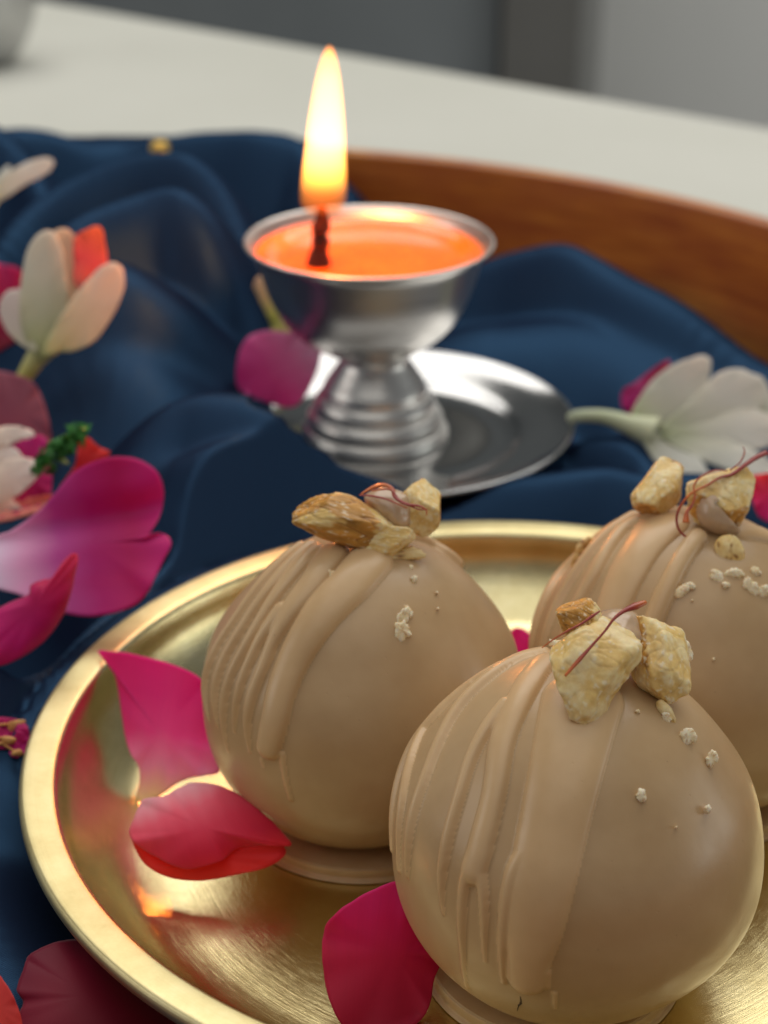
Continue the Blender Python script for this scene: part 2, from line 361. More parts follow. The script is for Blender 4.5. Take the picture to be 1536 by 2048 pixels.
folds = [
    # big arched roll on the left: outer, middle and inner arcs
    ridge([(-60, 620, 41), (0, 500, 42.5), (70, 410, 44), (160, 350, 45), (290, 318, 45.5), (400, 345, 45), (460, 420, 44), (488, 520, 43), (496, 620, 42), (484, 720, 40.5), (470, 790, 39.5)], 2.0, .75),
    ridge([(-60, 800, 37.5), (20, 640, 39), (110, 500, 40), (200, 420, 41), (310, 380, 41.6), (385, 410, 41.3), (425, 500, 40.6), (440, 600, 40), (440, 700, 39)], 1.9, .7),
    ridge([(120, 560, 38.5), (220, 530, 38.8), (290, 570, 38.6), (330, 660, 38)], 1.2, 1.0),
    ridge([(60, 780, 36), (200, 700, 37), (330, 760, 36.4), (400, 850, 35.4)], .9, 1.4),
    # mound in front of the lamp
    ridge([(270, 960, 31.8), (330, 850, 32.8), (385, 800, 33.2), (440, 785, 33.2), (520, 795, 33.0), (600, 830, 32.6), (680, 885, 32.2), (740, 945, 31.9)], 1.5, 1.0),
    ridge([(330, 960, 31.6), (430, 905, 31.6), (560, 880, 31.6), (640, 930, 31.6)], 1.0, .8),
    # folds running along the plate's left side
    ridge([(-80, 1040, 30), (0, 1030, 30.2), (90, 1022, 30.4), (200, 1010, 30.8), (280, 1040, 31)], 1.4, .35),
    ridge([(-200, 1350, 24.2), (-60, 1338, 24.4), (60, 1328, 24.6), (140, 1290, 25.6), (230, 1200, 27.2), (330, 1140, 28.6), (420, 1090, 30)], 2.0, .45),
    ridge([yz(-300, 1530, .9), yz(-100, 1500, 1.0), yz(0, 1488, 1.05), yz(60, 1482, .9)], .45, .5),
    ridge([yz(-250, 1800, .9), yz(-100, 1830, .8), yz(-60, 2000, .7), yz(-50, 2200, .6)], .5, 1.0),
    # back rim, cloth laid over the tray wall
    ridge([(-300, 262, 54), (-100, 268, 55), (40, 270, 55.8), (150, 273, 56.2), (300, 276, 56.4), (430, 278, 56.3), (520, 272, 56.0), (585, 284, 55.8), (628, 330, 55.0), (690, 385, 54), (712, 440, 52)], 1.6, .9),
    ridge([(-120, 200, 50), (-30, 245, 50), (20, 280, 49.6), (60, 330, 49), (90, 400, 47.5)], 1.7, .7),
    # right-hand side
    ridge([(860, 640, 46), (920, 556, 46.4), (980, 512, 46.4), (1050, 502, 46), (1130, 515, 45.2), (1210, 545, 44.4), (1300, 588, 43.2), (1400, 645, 42), (1540, 735, 40.4), (1660, 810, 39)], 1.25, .8),
    ridge([(1000, 640, 43), (1120, 640, 43), (1260, 690, 42), (1420, 760, 40)], .8, 1.4),
    ridge([(1140, 900, 36), (1190, 868, 36), (1245, 880, 35.6), (1285, 925, 35), (1310, 980, 34)], 1.5, .5),
    ridge([(900, 1010, 32.6), (980, 985, 32.9), (1090, 958, 33.2), (1200, 940, 33.4), (1290, 955, 33.2), (1400, 960, 33), (1560, 990, 32.6)], 1.4, .6),
    ridge([(1350, 880, 36.6), (1450, 860, 37), (1600, 850, 37)], .7, 1.2),
]
base = -0.9 + .18 * np.sin(X * .35 + 1) * np.cos(Y * .3) + .12 * np.sin(X * .9 - Y * .5)
dS = np.hypot(X - SC[0], Y - SC[1]); folds.append(1.18 - 1.1 * np.maximum(0, dS - 4.2))
dP = np.hypot(X - PC[0], Y - PC[1]); folds.append(-.35 - .5 * np.maximum(0, dP - 6))
tau = .16
stack = np.stack([base] + folds); mx = stack.max(0); Z = mx + tau * np.log(np.exp((stack - mx) / tau).sum(0)); del stack
# soft secondary drape
nz = np.zeros_like(Z)
for k in range(9):
    a = rng.uniform(0, math.pi); fr = rng.uniform(.5, 1.6); ph = rng.uniform(0, 6)
    u = X * math.cos(a) + Y * math.sin(a); v = -X * math.sin(a) + Y * math.cos(a)
    nz += np.sin(u * fr + 1.6 * np.sin(v * .35 + ph) + ph) / fr * .06
Z += nz
for a, fr, ph, am in ((.5, .55, .3, .07), (1.1, .42, 1.9, .07), (2.3, .6, 4.0, .05), (-.4, .35, 2.2, .06)):
    u = X * math.cos(a) + Y * math.sin(a); v = -X * math.sin(a) + Y * math.cos(a)
    wv_ = np.sin(u * fr + 1.3 * np.sin(v * .22 + ph) + ph)
    Z += am * np.clip(1 - np.sqrt(wv_ ** 2 + .002) * 2.2, 0, 1) * (.5 + .5 * np.sin(v * .5 + ph * 2))
# rests under plate, lamp saucer, inside tray
pp = np.array(plate_prof[11:]); under = np.interp(dP, pp[::-1, 0], pp[::-1, 1])
lim = np.where(dP < 8.45, under - .10, 1.2 + (dP - 8.45) * 1.3)
Z = np.minimum(Z, lim)
Z = np.where((dS < 4.9) & (X > -2.75), np.minimum(Z, 1.02 + .12 * np.maximum(0, dS - 3) ** 1.2 + np.maximum(0, dS - 4.45) * 6), Z)
Z = np.where((dS < 4.9) & (X <= -2.75), np.maximum(Z, 1.78), Z)
dT = np.hypot(X - TC[0], Y - TC[1])
left = 1 / (1 + np.exp((X + 2.3) * 2.5))
Z = np.where((dT > TR - .15) & (left > .5), np.maximum(Z, np.where(dT < TR + 1.1, TZ + .06, -1.5)), Z)
Z = np.maximum(Z, -1.18)
keep = (dT < TR - .15) | ((X < -2.3) & (dT < TR + 1.25))
nr, nc = X.shape
F = grid_faces(nr, nc, False); kf = keep.ravel()[F].all(1); F = F[kf]
used = np.unique(F); remap = -np.ones(nr * nc, int); remap[used] = np.arange(len(used))
Vc = np.stack([X, Y, Z], -1).reshape(-1, 3)[used]
cl = mesh_obj('blue_cloth', Vc, remap[F], CLOTH)
tag(cl, 'shiny navy blue cloth lying in thick folds inside the wooden tray', 'cloth')
def cloth_z(x, y):
    i = np.clip((np.asarray(y) - GY0) / GS, 0, nr - 1.001); j = np.clip((np.asarray(x) - GX0) / GS, 0, nc - 1.001)
    i0 = i.astype(int); j0 = j.astype(int); fi = i - i0; fj = j - j0
    return (Z[i0, j0] * (1 - fi) * (1 - fj) + Z[i0, j0 + 1] * (1 - fi) * fj + Z[i0 + 1, j0] * fi * (1 - fj) + Z[i0 + 1, j0 + 1] * fi * fj)
def cloth_t(d):
    """ray parameter where each ray (n,3) first meets the cloth"""
    d = np.atleast_2d(d); ts = np.linspace(17, 62, 700); hit = np.full(len(d), 62.0); done = np.zeros(len(d), bool)
    for t in ts:
        P = CAM + d * t; h = P[:, 2] < cloth_z(P[:, 0], P[:, 1]); new = h & ~done; hit[new] = t; done |= h
    return hit

# gold bead on cloth
g = at_y(320, 302, 55.2)
gb = lathe('gold_bead', [(.001, -.3), (.2, -.28), (.3, -.1), (.32, .1), (.22, .3), (.001, .33)], (g[0], g[1], g[2]), GOLD, None, 20, 3)
tag(gb, 'small gold bead on the edge of the blue cloth at the back', 'bead')

# ------------------------------------------------------------------ brass plate
pl = empty('brass_plate', (*PC, 0), label='round brushed brass plate with raised rim holding the three sweets', cat='plate')
lathe('plate_dish', plate_prof, (*PC, 0), BRASS, pl, 420, 6)

# ------------------------------------------------------------------ oil lamp
lamp = empty('oil_lamp', (*LC, 1.1), label='lit silver pedestal oil lamp with orange wax on its round saucer', cat='lamp')
sau = lathe('saucer', [(.001, 1.22), (1.6, 1.2), (2.5, 1.16), (3.0, 1.22), (3.25, 1.34), (3.5, 1.40), (4.0, 1.50), (4.3, 1.60), (4.42, 1.66), (4.48, 1.62), (4.46, 1.54), (4.3, 1.50), (3.4, 1.28), (3.0, 1.1), (2.5, 1.06), (.001, 1.08)], (*SC, 0), SAUCER, lamp, 160, 5)
base_prof = [(1.72, 1.15), (1.73, 1.3), (1.65, 1.45), (1.59, 1.5), (1.59, 1.68), (1.5, 1.82), (1.43, 1.88), (1.42, 2.04), (1.32, 2.2), (1.25, 2.26), (1.21, 2.4), (1.12, 2.55), (1.07, 2.62), (.95, 2.8), (.82, 3.0), (.78, 3.12), (.82, 3.22), (.72, 3.3), (.6, 3.34)]
lathe('pedestal', base_prof, (*(LC * .6 + SC * .4), 0), SILVER, lamp, 120, 4)
lathe('cup', [(.001, 3.22), (.6, 3.24), (1.0, 3.34), (1.5, 3.62), (1.95, 4.06), (2.28, 4.68), (2.48, 5.32), (2.60, 5.66), (2.70, 5.79), (2.79, 5.84), (2.81, 5.89), (2.76, 5.92), (2.68, 5.86), (2.57, 5.70), (2.48, 5.5), (2.25, 5.0), (1.9, 4.4), (1.4, 3.9), (.001, 3.6)], (*LC, 0), SILVER, lamp, 160, 5)
wx = []
lathe('wax', [(2.46, 5.45), (2.55, 5.66), (2.42, 5.665), (2.28, 5.63), (2.12, 5.53), (1.98, 5.49), (1.0, 5.48), (.001, 5.48)], (*LC, 0), OIL, lamp, 96, 3)
wk0 = at_y(637, 522, 36.3); wk1 = at_y(643, 428, 36.3)
def L3(a, b, t): return a * (1 - t) + b * t
tube('wick', [L3(wk0, wk1, 0) + [0, 0, -.1], L3(wk0, wk1, .15), L3(wk0, wk1, .4) + [.02, 0, 0], L3(wk0, wk1, .6) + [-.03, 0, 0], L3(wk0, wk1, .8) + [.02, 0, 0], wk1 + [0, 0, .15]], [.30, .25, .17, .21, .14, .22, .16, .10], WICK, lamp, 10)
# flame: a closed body of glowing gas
tip = at_y(659, 90, 36.3); fb = at_y(645, 425, 36.3); ax = tip - fb
prof = [(0, .30), (.02, .45), (.08, .54), (.22, .52), (.37, .47), (.52, .42), (.67, .35), (.82, .26), (.93, .16), (.98, .08), (1, .0)]
pr = smooth_curve(prof, 60); th = np.linspace(0, 2 * math.pi, 32, endpoint=False); Vf = []
for t, r in pr:
    r = max(r * .93, .003); c = fb + ax * t + 0
    for q in th: Vf.append(c + np.array([r * math.cos(q), r * .8 * math.sin(q), 0]))
Ff = grid_faces(60, 32, True).tolist(); Ff.append(list(range(32))[::-1]); Ff.append(list(range(len(Vf) - 32, len(Vf))))
FM = D.materials.new('flame_gas'); FM.use_nodes = True; nt = FM.node_tree; nt.nodes.remove(nt.nodes['Principled BSDF'])
emn = nt.nodes.new('ShaderNodeEmission'); ab = nt.nodes.new('ShaderNodeVolumeAbsorption'); ab.inputs['Color'].default_value = (1, .45, .08, 1); ab.inputs['Density'].default_value = 2.2; ads = nt.nodes.new('ShaderNodeAddShader')
nt.links.new(emn.outputs[0], ads.inputs[0]); nt.links.new(ab.outputs[0], ads.inputs[1]); nt.links.new(ads.outputs[0], nt.nodes['Material Output'].inputs['Volume'])
tc = nt.nodes.new('ShaderNodeTexCoord'); sp = nt.nodes.new('ShaderNodeSeparateXYZ'); nt.links.new(tc.outputs['Generated'], sp.inputs[0])
cr = nt.nodes.new('ShaderNodeValToRGB'); nt.links.new(sp.outputs['Z'], cr.inputs[0])
e = cr.color_ramp.elements; e[0].position = 0; e[0].color = (.5, .12, .02, 1); e[1].position = 1; e[1].color = (1, .30, .045, 1)
q = e.new(.22); q.color = (1, .40, .07, 1); q = e.new(.45); q.color = (1, .50, .16, 1); q = e.new(.8); q.color = (1, .46, .13, 1)
mr = nt.nodes.new('ShaderNodeValToRGB'); nt.links.new(sp.outputs['Z'], mr.inputs[0]); e = mr.color_ramp.elements
e[0].position = 0; e[0].color = (.08,) * 3 + (1,); e[1].position = 1; e[1].color = (.9,) * 3 + (1,)
q = e.new(.12); q.color = (.13,) * 3 + (1,); q = e.new(.3); q.color = (.8,) * 3 + (1,); q = e.new(.45); q.color = (1,) * 3 + (1,)
mm = nt.nodes.new('ShaderNodeMath'); mm.operation = 'MULTIPLY'; mm.inputs[1].default_value = 16; nt.links.new(mr.outputs[0], mm.inputs[0])
nt.links.new(cr.outputs[0], emn.inputs['Color']); nt.links.new(mm.outputs[0], emn.inputs['Strength'])
mesh_obj('flame', Vf, Ff, FM, lamp, fix=True)
for k, (t, pw) in enumerate(((.25, 520), (.5, 600))):
    pd = D.lights.new('flame_light', 'POINT'); pd.energy = pw; pd.color = (1, .40, .12); pd.shadow_soft_size = .42
    po = D.objects.new('flame_light', pd); COL.objects.link(po); po.location = fb + ax * t

# ------------------------------------------------------------------ sweets
RD = 2.6
def center_of(px, py, width, z=2.3):
    c = at_z(px, py, z); return c
def sfun(ct):      # radius by cosine of polar angle
    return 1.0 + .030 * np.exp(-((ct + .35) / .35) ** 2) - .030 * np.exp(-((ct - .62) / .22) ** 2) + .015 * np.exp(-((ct - 1) / .1) ** 2)
def make_sweet(cpx, rr, drips, label, seed, nth=300, nph=700):
    c = at_z(cpx[0], cpx[1], 2.32)
    z0 = .16
    root = empty('glazed_sweet', (c[0], c[1], 0), label=label, cat='sweet', group='beige glazed sweets on the brass plate')
    thmax = math.acos(max(-1, (z0 - c[2]) / rr) )
    th = np.linspace(0.0006, thmax, nth); ph = np.linspace(0, 2 * math.pi, nph, endpoint=False)
    TH, PH = np.meshgrid(th, ph, indexing='ij')
    N = np.stack([np.sin(TH) * np.cos(PH), np.sin(TH) * np.sin(PH), np.cos(TH)], -1)
    def rbase(n):
        return rr * (sfun(n[..., 2]) + .009 * np.sin(3 * np.arctan2(n[..., 1], n[..., 0]) + seed) * np.sqrt(1 - n[..., 2] ** 2) + .007 * np.sin(5.5 * n[..., 2] + 2.4 * n[..., 0] + seed) * np.sqrt(1 - n[..., 2] ** 2) )
    Rb = rbase(N)
    def hit(px, py):
        d = ray(px, py); d = d / np.linalg.norm(d); oc = CAM - c; b = oc @ d; q = b * b - (oc @ oc - rr * rr)
        t = -b - math.sqrt(max(q, 0)); P = CAM + d * t - c; n = P / np.linalg.norm(P); return n
    # drips
    best = np.zeros(TH.shape); idx = -np.ones(TH.shape, int); sumh = np.zeros(TH.shape)
    for k, (path, hgt) in enumerate(drips):
        pts = np.array([hit(p[0], p[1]) for p in path]) * rr
        wd = np.array([p[2] for p in path], float) / 2
        wd = np.array([w * project(c)[2] / FPX for w in wd])
        Pn = smooth_curve(pts, len(pts) * 6); Wn = smooth_curve(wd[:, None], len(pts) * 6)[:, 0]
        hh = np.zeros(TH.shape)
        bb = np.array([Pn.min(0) - .6, Pn.max(0) + .6]); Q = N * rr
        m = ((Q > bb[0]) & (Q < bb[1])).all(-1); q = Q[m]; hv = np.full(len(q), 9.0); lw = np.zeros(len(q))
        for a, b, wa, wb in zip(Pn[:-1], Pn[1:], Wn[:-1], Wn[1:]):
            ab = b - a; t = np.clip((q - a) @ ab / (ab @ ab + 1e-12), 0, 1)
            ww = np.maximum(wa + t * (wb - wa), .008); dd = np.linalg.norm(q - a - t[:, None] * ab, axis=1) / ww
            lw = np.where(dd < hv, ww, lw); hv = np.minimum(hv, dd)
        prof = np.where(hv < 1, (1 - np.clip(hv, 0, 1) ** 2) ** .5, 0)
        h = prof * np.minimum(hgt * 1.9, lw * 1.15)
        full = np.zeros(TH.shape); full[m] = h
        up = full > best; idx[up & (full > .012)] = k
        best = np.maximum(best, full) + .0
    # soften edges of the displacement a touch
    b2 = best.copy()
    for _ in range(1):
        b2[1:-1] = (b2[:-2] + 2 * b2[1:-1] + b2[2:]) / 4; b2 = (np.roll(b2, 1, 1) + 2 * b2 + np.roll(b2, -1, 1)) / 4
    R = Rb + b2
    V = (c + N * R[..., None])
    # foot of the dome turns in
    F = grid_faces(nth, nph, True)[:, ::-1]
    Vf = V.reshape(-1, 3)
    du = np.gradient(V, axis=0); dv = np.roll(V, -1, 1) - np.roll(V, 1, 1); Nn = np.cross(du, dv); Nn /= np.linalg.norm(Nn, axis=-1)[..., None] + 1e-12
    Nn[0] = (0, 0, 1); Nn = Nn.reshape(-1, 3); sg = np.sign((Nn * N.reshape(-1, 3)).sum(1)); Nn *= np.where(sg == 0, 1, sg)[:, None]
    fi = idx.reshape(-1)[F].max(1)
    def sub(name, mask, mat=COAT):
        if not mask.any(): return
        f = F[mask]; u = np.unique(f); rm = np.zeros(len(Vf), int); rm[u] = np.arange(len(u))
        mesh_obj(name, Vf[u], rm[f], mat, root, normals=Nn[u])
    sub('coating', fi < 0)
    for k in range(len(drips)): sub('drip', fi == k, DRIZZLE_LIT)
    # base disc
    return root, c, hit, (lambda n: c + n * float(rbase(np.array(n))))

sw1, c1, hit1, sp1 = make_sweet((1150, 1668), 2.62, [
    ([(1165, 1400, 150), (1140, 1500, 140), (1112, 1620, 132), (1088, 1740, 122), (1072, 1840, 104), (1060, 1910, 80), (1056, 1950, 70)], .075),
    ([(1060, 1690, 40), (1030, 1740, 32), (1016, 1800, 26), (1008, 1880, 20), (1012, 1955, 10)], .055),
    ([(1090, 1330, 60), (1040, 1400, 60), (1003, 1480, 58), (985, 1580, 52), (962, 1690, 52), (950, 1740, 54)], .07),
    ([(945, 1725, 30), (932, 1770, 24), (927, 1860, 18), (932, 1910, 12), (942, 1965, 9)], .06),
    ([(960, 1725, 28), (969, 1780, 22), (972, 1850, 16), (974, 1915, 7)], .055),
    ([(1010, 1410, 34), (975, 1450, 32), (940, 1510, 30), (912, 1600, 28), (893, 1700, 26), (886, 1760, 20), (889, 1825, 8)], .065),
    ([(1080, 1305, 50), (990, 1345, 42), (915, 1410, 32), (868, 1490, 28), (842, 1570, 26), (822, 1660, 24), (816, 1750, 14)], .065),
    ([(1000, 1325, 34), (905, 1385, 30), (850, 1450, 24), (818, 1530, 24), (803, 1620, 22), (799, 1740, 12)], .06),
    ([(930, 1350, 34), (850, 1425, 30), (800, 1505, 24), (780, 1600, 20), (784, 1700, 10)], .055),
    ([(1098, 1935, 12), (1096, 1950, 10), (1097, 1965, 7)], .03),
    ([(1110, 1975, 8), (1112, 1990, 7), (1112, 2005, 5)], .02),
], 'nearest beige glazed sweet at the front right, with broad drips and a cracked base', 1.0)
sw2, c2, hit2, sp2 = make_sweet((724, 1374), 2.60, [
    ([(740, 1125, 86), (700, 1170, 84), (640, 1230, 78), (592, 1300, 70), (565, 1370, 62), (552, 1440, 56), (542, 1490, 50)], .08),
    ([(665, 1110, 60), (625, 1165, 54), (575, 1225, 44), (543, 1280, 30), (522, 1340, 26), (505, 1400, 24), (500, 1450, 18), (506, 1500, 7)], .065),
    ([(560, 1220, 40), (520, 1270, 26), (494, 1330, 22), (478, 1400, 18), (474, 1460, 8)], .06),
    ([(630, 1105, 44), (580, 1155, 38), (525, 1225, 28), (488, 1290, 24), (464, 1350, 22), (453, 1420, 20), (462, 1500, 6)], .06),
    ([(620, 1095, 34), (550, 1160, 30), (490, 1235, 26), (452, 1310, 24), (436, 1380, 22), (440, 1450, 8)], .06),
    ([(600, 1095, 30), (530, 1150, 28), (470, 1225, 24), (432, 1300, 22), (415, 1370, 20), (422, 1440, 8)], .055),
    ([(800, 1075, 40), (860, 1072, 36), (905, 1088, 32), (932, 1108, 24)], .07),
    ([(568, 1505, 12), (575, 1550, 10), (587, 1592, 8)], .02),
    ([(528, 1515, 8), (532, 1530, 4)], .012),
], 'left beige glazed sweet with curved drips and a long brown walnut piece on top', 2.0)
sw3, c3, hit3, sp3 = make_sweet((1372, 1325), 2.62, [
    ([(1395, 1080, 40), (1365, 1120, 38), (1335, 1175, 40), (1305, 1240, 40), (1285, 1310, 34), (1270, 1380, 26)], .08),
    ([(1320, 1055, 110), (1285, 1095, 90), (1250, 1150, 84), (1222, 1210, 76), (1200, 1280, 60), (1190, 1340, 40)], .07),
    ([(1310, 1040, 50), (1255, 1055, 44), (1222, 1090, 36), (1190, 1140, 36), (1160, 1190, 32), (1136, 1250, 26), (1122, 1320, 18)], .075),
    ([(1265, 1035, 34), (1215, 1065, 32), (1165, 1115, 28), (1128, 1170, 26), (1104, 1230, 22), (1090, 1300, 16)], .07),
    ([(1230, 1038, 30), (1170, 1080, 28), (1122, 1135, 24), (1090, 1195, 22), (1072, 1265, 18), (1068, 1320, 12)], .06),
    ([(1475, 1065, 60), (1530, 1075, 50), (1590, 1110, 40)], .06),
], 'rear right beige glazed sweet, partly outside the frame, topped by two separate walnut pieces', 3.0)
for root, c, dr, dx in ((sw1, c1, 1.86, -.24), (sw2, c2, 2.08, 0), (sw3, c3, 2.1, 0)):
    lathe('base_disc', [(.001, .22), (dr - .2, .22), (dr - .04, .215), (dr, .18), (dr, .06), (dr - .06, .012), (.001, .012)], (c[0] + dx, c[1], 0), DISC, root, 120, 4)

# ------------------------------------------------------------------ shaped solids from an outline: nuts, glaze, crumbs
def lump(name, outline, mid, T, mat, parent, colfn=None, rough=.04, nscale=3.0, seed=0, ring=14, nb=64, square=2.6, facet=0.0, ragged=0.0, lean=0.0):
    """closed solid: outline seen at the distance of `mid`, thickness T on the camera side and as much behind"""
    O = smooth_curve(outline, nb, True)
    if name in ('walnut_piece', 'glaze_blob'): lean = lean or .30
    _, my, dep = project(mid)
    cen = O.mean(0)
    rg = np.random.default_rng(seed + 11)
    if ragged:
        jit = rg.normal(0, 1, nb); jit = .6 * jit + .4 * np.roll(jit, 1); O = cen + (O - cen) * (1 + ragged * jit)[:, None]
    rows = []
    rs = np.sin(np.linspace(0, math.pi / 2, ring))
    planes = [(rg.uniform(-1, 1), rg.uniform(-1, 1), rg.uniform(.45, .95)) for _ in range(5)]
    def surf(side):
        out = []
        for r in (rs if side > 0 else rs[::-1][1:]):
            P = cen + (O - cen) * max(r, .001)
            h = (1 - r ** square) ** .5
            D_ = []
            for p in P:
                u, v = (p - cen) / 60.0
                hh = h
                if facet: hh = min([h] + [max(0, (q[2] + facet * (q[0] * u + q[1] * v))) * (1 - r ** 6) + 0 * r for q in planes])
                D_.append(hh)
            d = ray(P[:, 0], P[:, 1]); dd = dep - lean * (P[:, 1] - my) / 100
            W = CAM + d * (dd - side * T * np.array(D_))[:, None]
            out.append(W)
        return out
    A = surf(1); B = surf(-1)
    V = np.concatenate(A + B)
    n = vnoise(V, nscale, seed * 3.1, 4); n2 = vnoise(V, nscale * 3.2, seed * 1.7 + 9, 2)
    ctr = V.mean(0); dirn = V - ctr; dirn /= np.linalg.norm(dirn, axis=1)[:, None] + 1e-9
    V = V + dirn * (rough * (n * 1.1 + n2 * .22))[:, None]
    R_ = len(A) + len(B); F = grid_faces(R_, nb, True)
    cols = colfn(V, n, n2) if colfn else None
    return mesh_obj(name, V, F, mat, parent, cols=cols, fix=True)
CREAM = np.array([.80, .56, .20]); PALE = np.array([.90, .74, .40]); TAN = np.array([.60, .30, .06]); BRN = np.array([.26, .11, .03])
def nutcol(brown, along=None):
    def f(V, n, n2):
        t = np.clip(.5 + 1.3 * n, 0, 1)[:, None]; c = CREAM * (1 - t) + PALE * t
        b = np.clip((brown - .5 + .9 * n2 + (0 if along is None else along(V))) * 2.5, 0, 1)[:, None]
        c = c * (1 - b) + TAN * b
        k = np.clip((n2 * 1.5 - .55 + brown * .3) * 3, 0, 1)[:, None] * b
        return c * (1 - k) + BRN * k
    return f
def near_surface(hit, c, sp, px, py, out=0.0):
    n = hit(px, py); return sp(n) + n * out
_ico = None
def chunk(parent, cx, cy, wpx, hpx, ang, depth, anchor, seed, skin=.25, back=0.0, noise=.05):
    """chopped nut: a many-faced solid about wpx x hpx as seen, resting on `anchor`"""
    global _ico
    if _ico is None:
        bm = bmesh.new(); bmesh.ops.create_icosphere(bm, subdivisions=6, radius=1)
        bm.verts.ensure_lookup_table(); _ico = (np.array([v.co[:] for v in bm.verts]), np.array([[v.index for v in f.verts] for f in bm.faces])); bm.free()
    U, F = _ico; rg = np.random.default_rng(seed)
    n = rg.normal(0, 1, (20, 3)); n /= np.linalg.norm(n, axis=1)[:, None]; dd = rg.uniform(.58, .86, 20)
    sk = rg.uniform(0, 1, 20) < skin
    q = np.clip(U @ n.T, 0, None) / dd; p = 22; tot = 1.05 ** -p + (q ** p).sum(1); R = tot ** (-1 / p)
    share = (q ** p)[:, sk].sum(1) / tot
    P = U * R[:, None]
    nz = np.array([mn.fractal(Vector(v * 2.2 + seed), 1.0, 2.0, 3) for v in P]); nf = np.array([mn.fractal(Vector(v * 7.5 - seed), 1.0, 2.0, 3) for v in P])
    rdg = np.array([abs(mn.noise(Vector((v[0] * 1.6 + seed, v[1] * 3.2, v[2] * 1.6)))) for v in P])
    groove = np.exp(-(rdg / .05) ** 2)
    R2 = 1 + noise * 1.1 * nz + noise * .10 * nf - .05 * groove * (.3 + .7 * share)
    edge = 1 - np.max(q ** p / tot[:, None], axis=1)
    R2 += .05 * edge * nf
    P = P * R2[:, None]
    dep = project(anchor)[2] + back; sc = dep / FPX
    ext = np.abs(P[:, :2]).max(0) * .97
    a, b = P[:, 0] / ext[0] * wpx * .55 * sc, P[:, 1] / ext[1] * hpx * .55 * sc; c_ = P[:, 2] * depth
    ca, sa = math.cos(-ang), math.sin(-ang); a, b = a * ca - b * sa, a * sa + b * ca
    C0 = CAM + ray(cx, cy) * dep
    b_lean = b; V = C0 + a[:, None] * _r + b[:, None] * (_u * .96 + _f * .28) - c_[:, None] * (_f * .96 - _u * .28)
    t = np.clip(.45 + 1.4 * nz + .5 * nf, 0, 1)[:, None]; col = CREAM * (1 - t) + PALE * t
    bw = np.clip((share + .45 * nf - .25) * 3, 0, 1)[:, None]; col = col * (1 - bw) + (TAN * (1 + .5 * nz[:, None])) * bw
    gk = np.clip(groove * (.25 + .75 * bw[:, 0]), 0, 1)[:, None]; col = col * (1 - .7 * gk) + BRN * .7 * gk
    pw = np.clip((nf - .38) * 6, 0, 1)[:, None]; col = col * (1 - .7 * pw) + np.array([.90, .82, .62]) * .7 * pw
    return mesh_obj('walnut_piece', V, F, NUT, parent, cols=np.clip(col, .01, .95))
# sweet 2 toppings
m2 = near_surface(hit2, c2, sp2, 725, 1106, .14)
chunk(sw2, 700, 1048, 218, 104, .20, .44, m2, 101, .5)
chunk(sw2, 770, 1074, 110, 74, .1, .36, m2, 109, .0)
chunk(sw2, 840, 1014, 86, 106, .3, .36, m2, 102, .1, .35)
lump('glaze_blob', [(730, 992), (765, 976), (798, 980), (820, 1005), (822, 1040), (806, 1062), (775, 1048), (740, 1020)], m2 + [0, .12, .0], .34, GLAZE, sw2, None, .05, 2, 4, 12, 48, 2)
lump('nut_flake', [(720, 1106), (745, 1110), (790, 1100), (825, 1094), (850, 1108), (846, 1118), (815, 1120), (790, 1118), (750, 1122), (725, 1118)], near_surface(hit2, c2, sp2, 785, 1112, .04), .06, NUT, sw2, nutcol(.45), .04, 5, 6, 8, 60, 2, 0, .03)
# sweet 3 toppings
m3 = near_surface(hit3, c3, sp3, 1322, 1042, .12)
chunk(sw3, 1320, 977, 98, 122, .2, .42, m3, 103, .3, .1)
m3b = near_surface(hit3, c3, sp3, 1440, 1064, .16)
chunk(sw3, 1448, 992, 138, 142, .2, .50, m3b, 104, .28, .1)
lump('glaze_blob', [(1388, 990), (1400, 955), (1430, 940), (1462, 950), (1470, 975), (1440, 985), (1425, 1010), (1440, 1045), (1480, 1060), (1450, 1072), (1410, 1058), (1392, 1030)], m3b + np.array([0, .05, .0]), .44, GLAZE, sw3, None, .02, 2, 4, 12, 60, 2)
lump('nut_chip', [(1428, 1090), (1440, 1072), (1465, 1070), (1482, 1085), (1492, 1110), (1485, 1132), (1460, 1138), (1438, 1120)], near_surface(hit3, c3, sp3, 1460, 1105, .02), .12, NUT, sw3, nutcol(.3), .02, 3, 12, 10, 40, 2)
lump('nut_flake', [(1142, 1128), (1150, 1100), (1168, 1076), (1182, 1072), (1196, 1082), (1180, 1100), (1165, 1112), (1150, 1134)], near_surface(hit3, c3, sp3, 1168, 1100, .10), .06, NUT, sw3, nutcol(.75), .03, 5, 16, 8, 48, 2, 0, .03)
# sweet 1 toppings
m1 = near_surface(hit1, c1, sp1, 1180, 1428, .10)
chunk(sw1, 1176, 1330, 176, 216, .25, .50, m1, 105, .0, .05)
chunk(sw1, 1152, 1240, 84, 92, .5, .34, m1, 110, .35, .35)
m1b = near_surface(hit1, c1, sp1, 1322, 1402, .14)
chunk(sw1, 1320, 1322, 112, 172, -.22, .46, m1b, 108, .12, .1)
lump('glaze_blob', [(1180, 1236), (1222, 1218), (1265, 1226), (1288, 1256), (1282, 1300), (1255, 1335), (1215, 1325), (1188, 1280)], L3(m1, m1b, .5) + np.array([0, .05, .0]), .40, GLAZE, sw1, None, .05, 2, 4, 12, 48, 2)
lump('nut_chip', [(1312, 1405), (1325, 1400), (1345, 1420), (1352, 1445), (1340, 1448), (1322, 1428)], near_surface(hit1, c1, sp1, 1332, 1424, .08), .08, NUT, sw1, nutcol(.1), .02, 5, 13, 8, 32, 2)

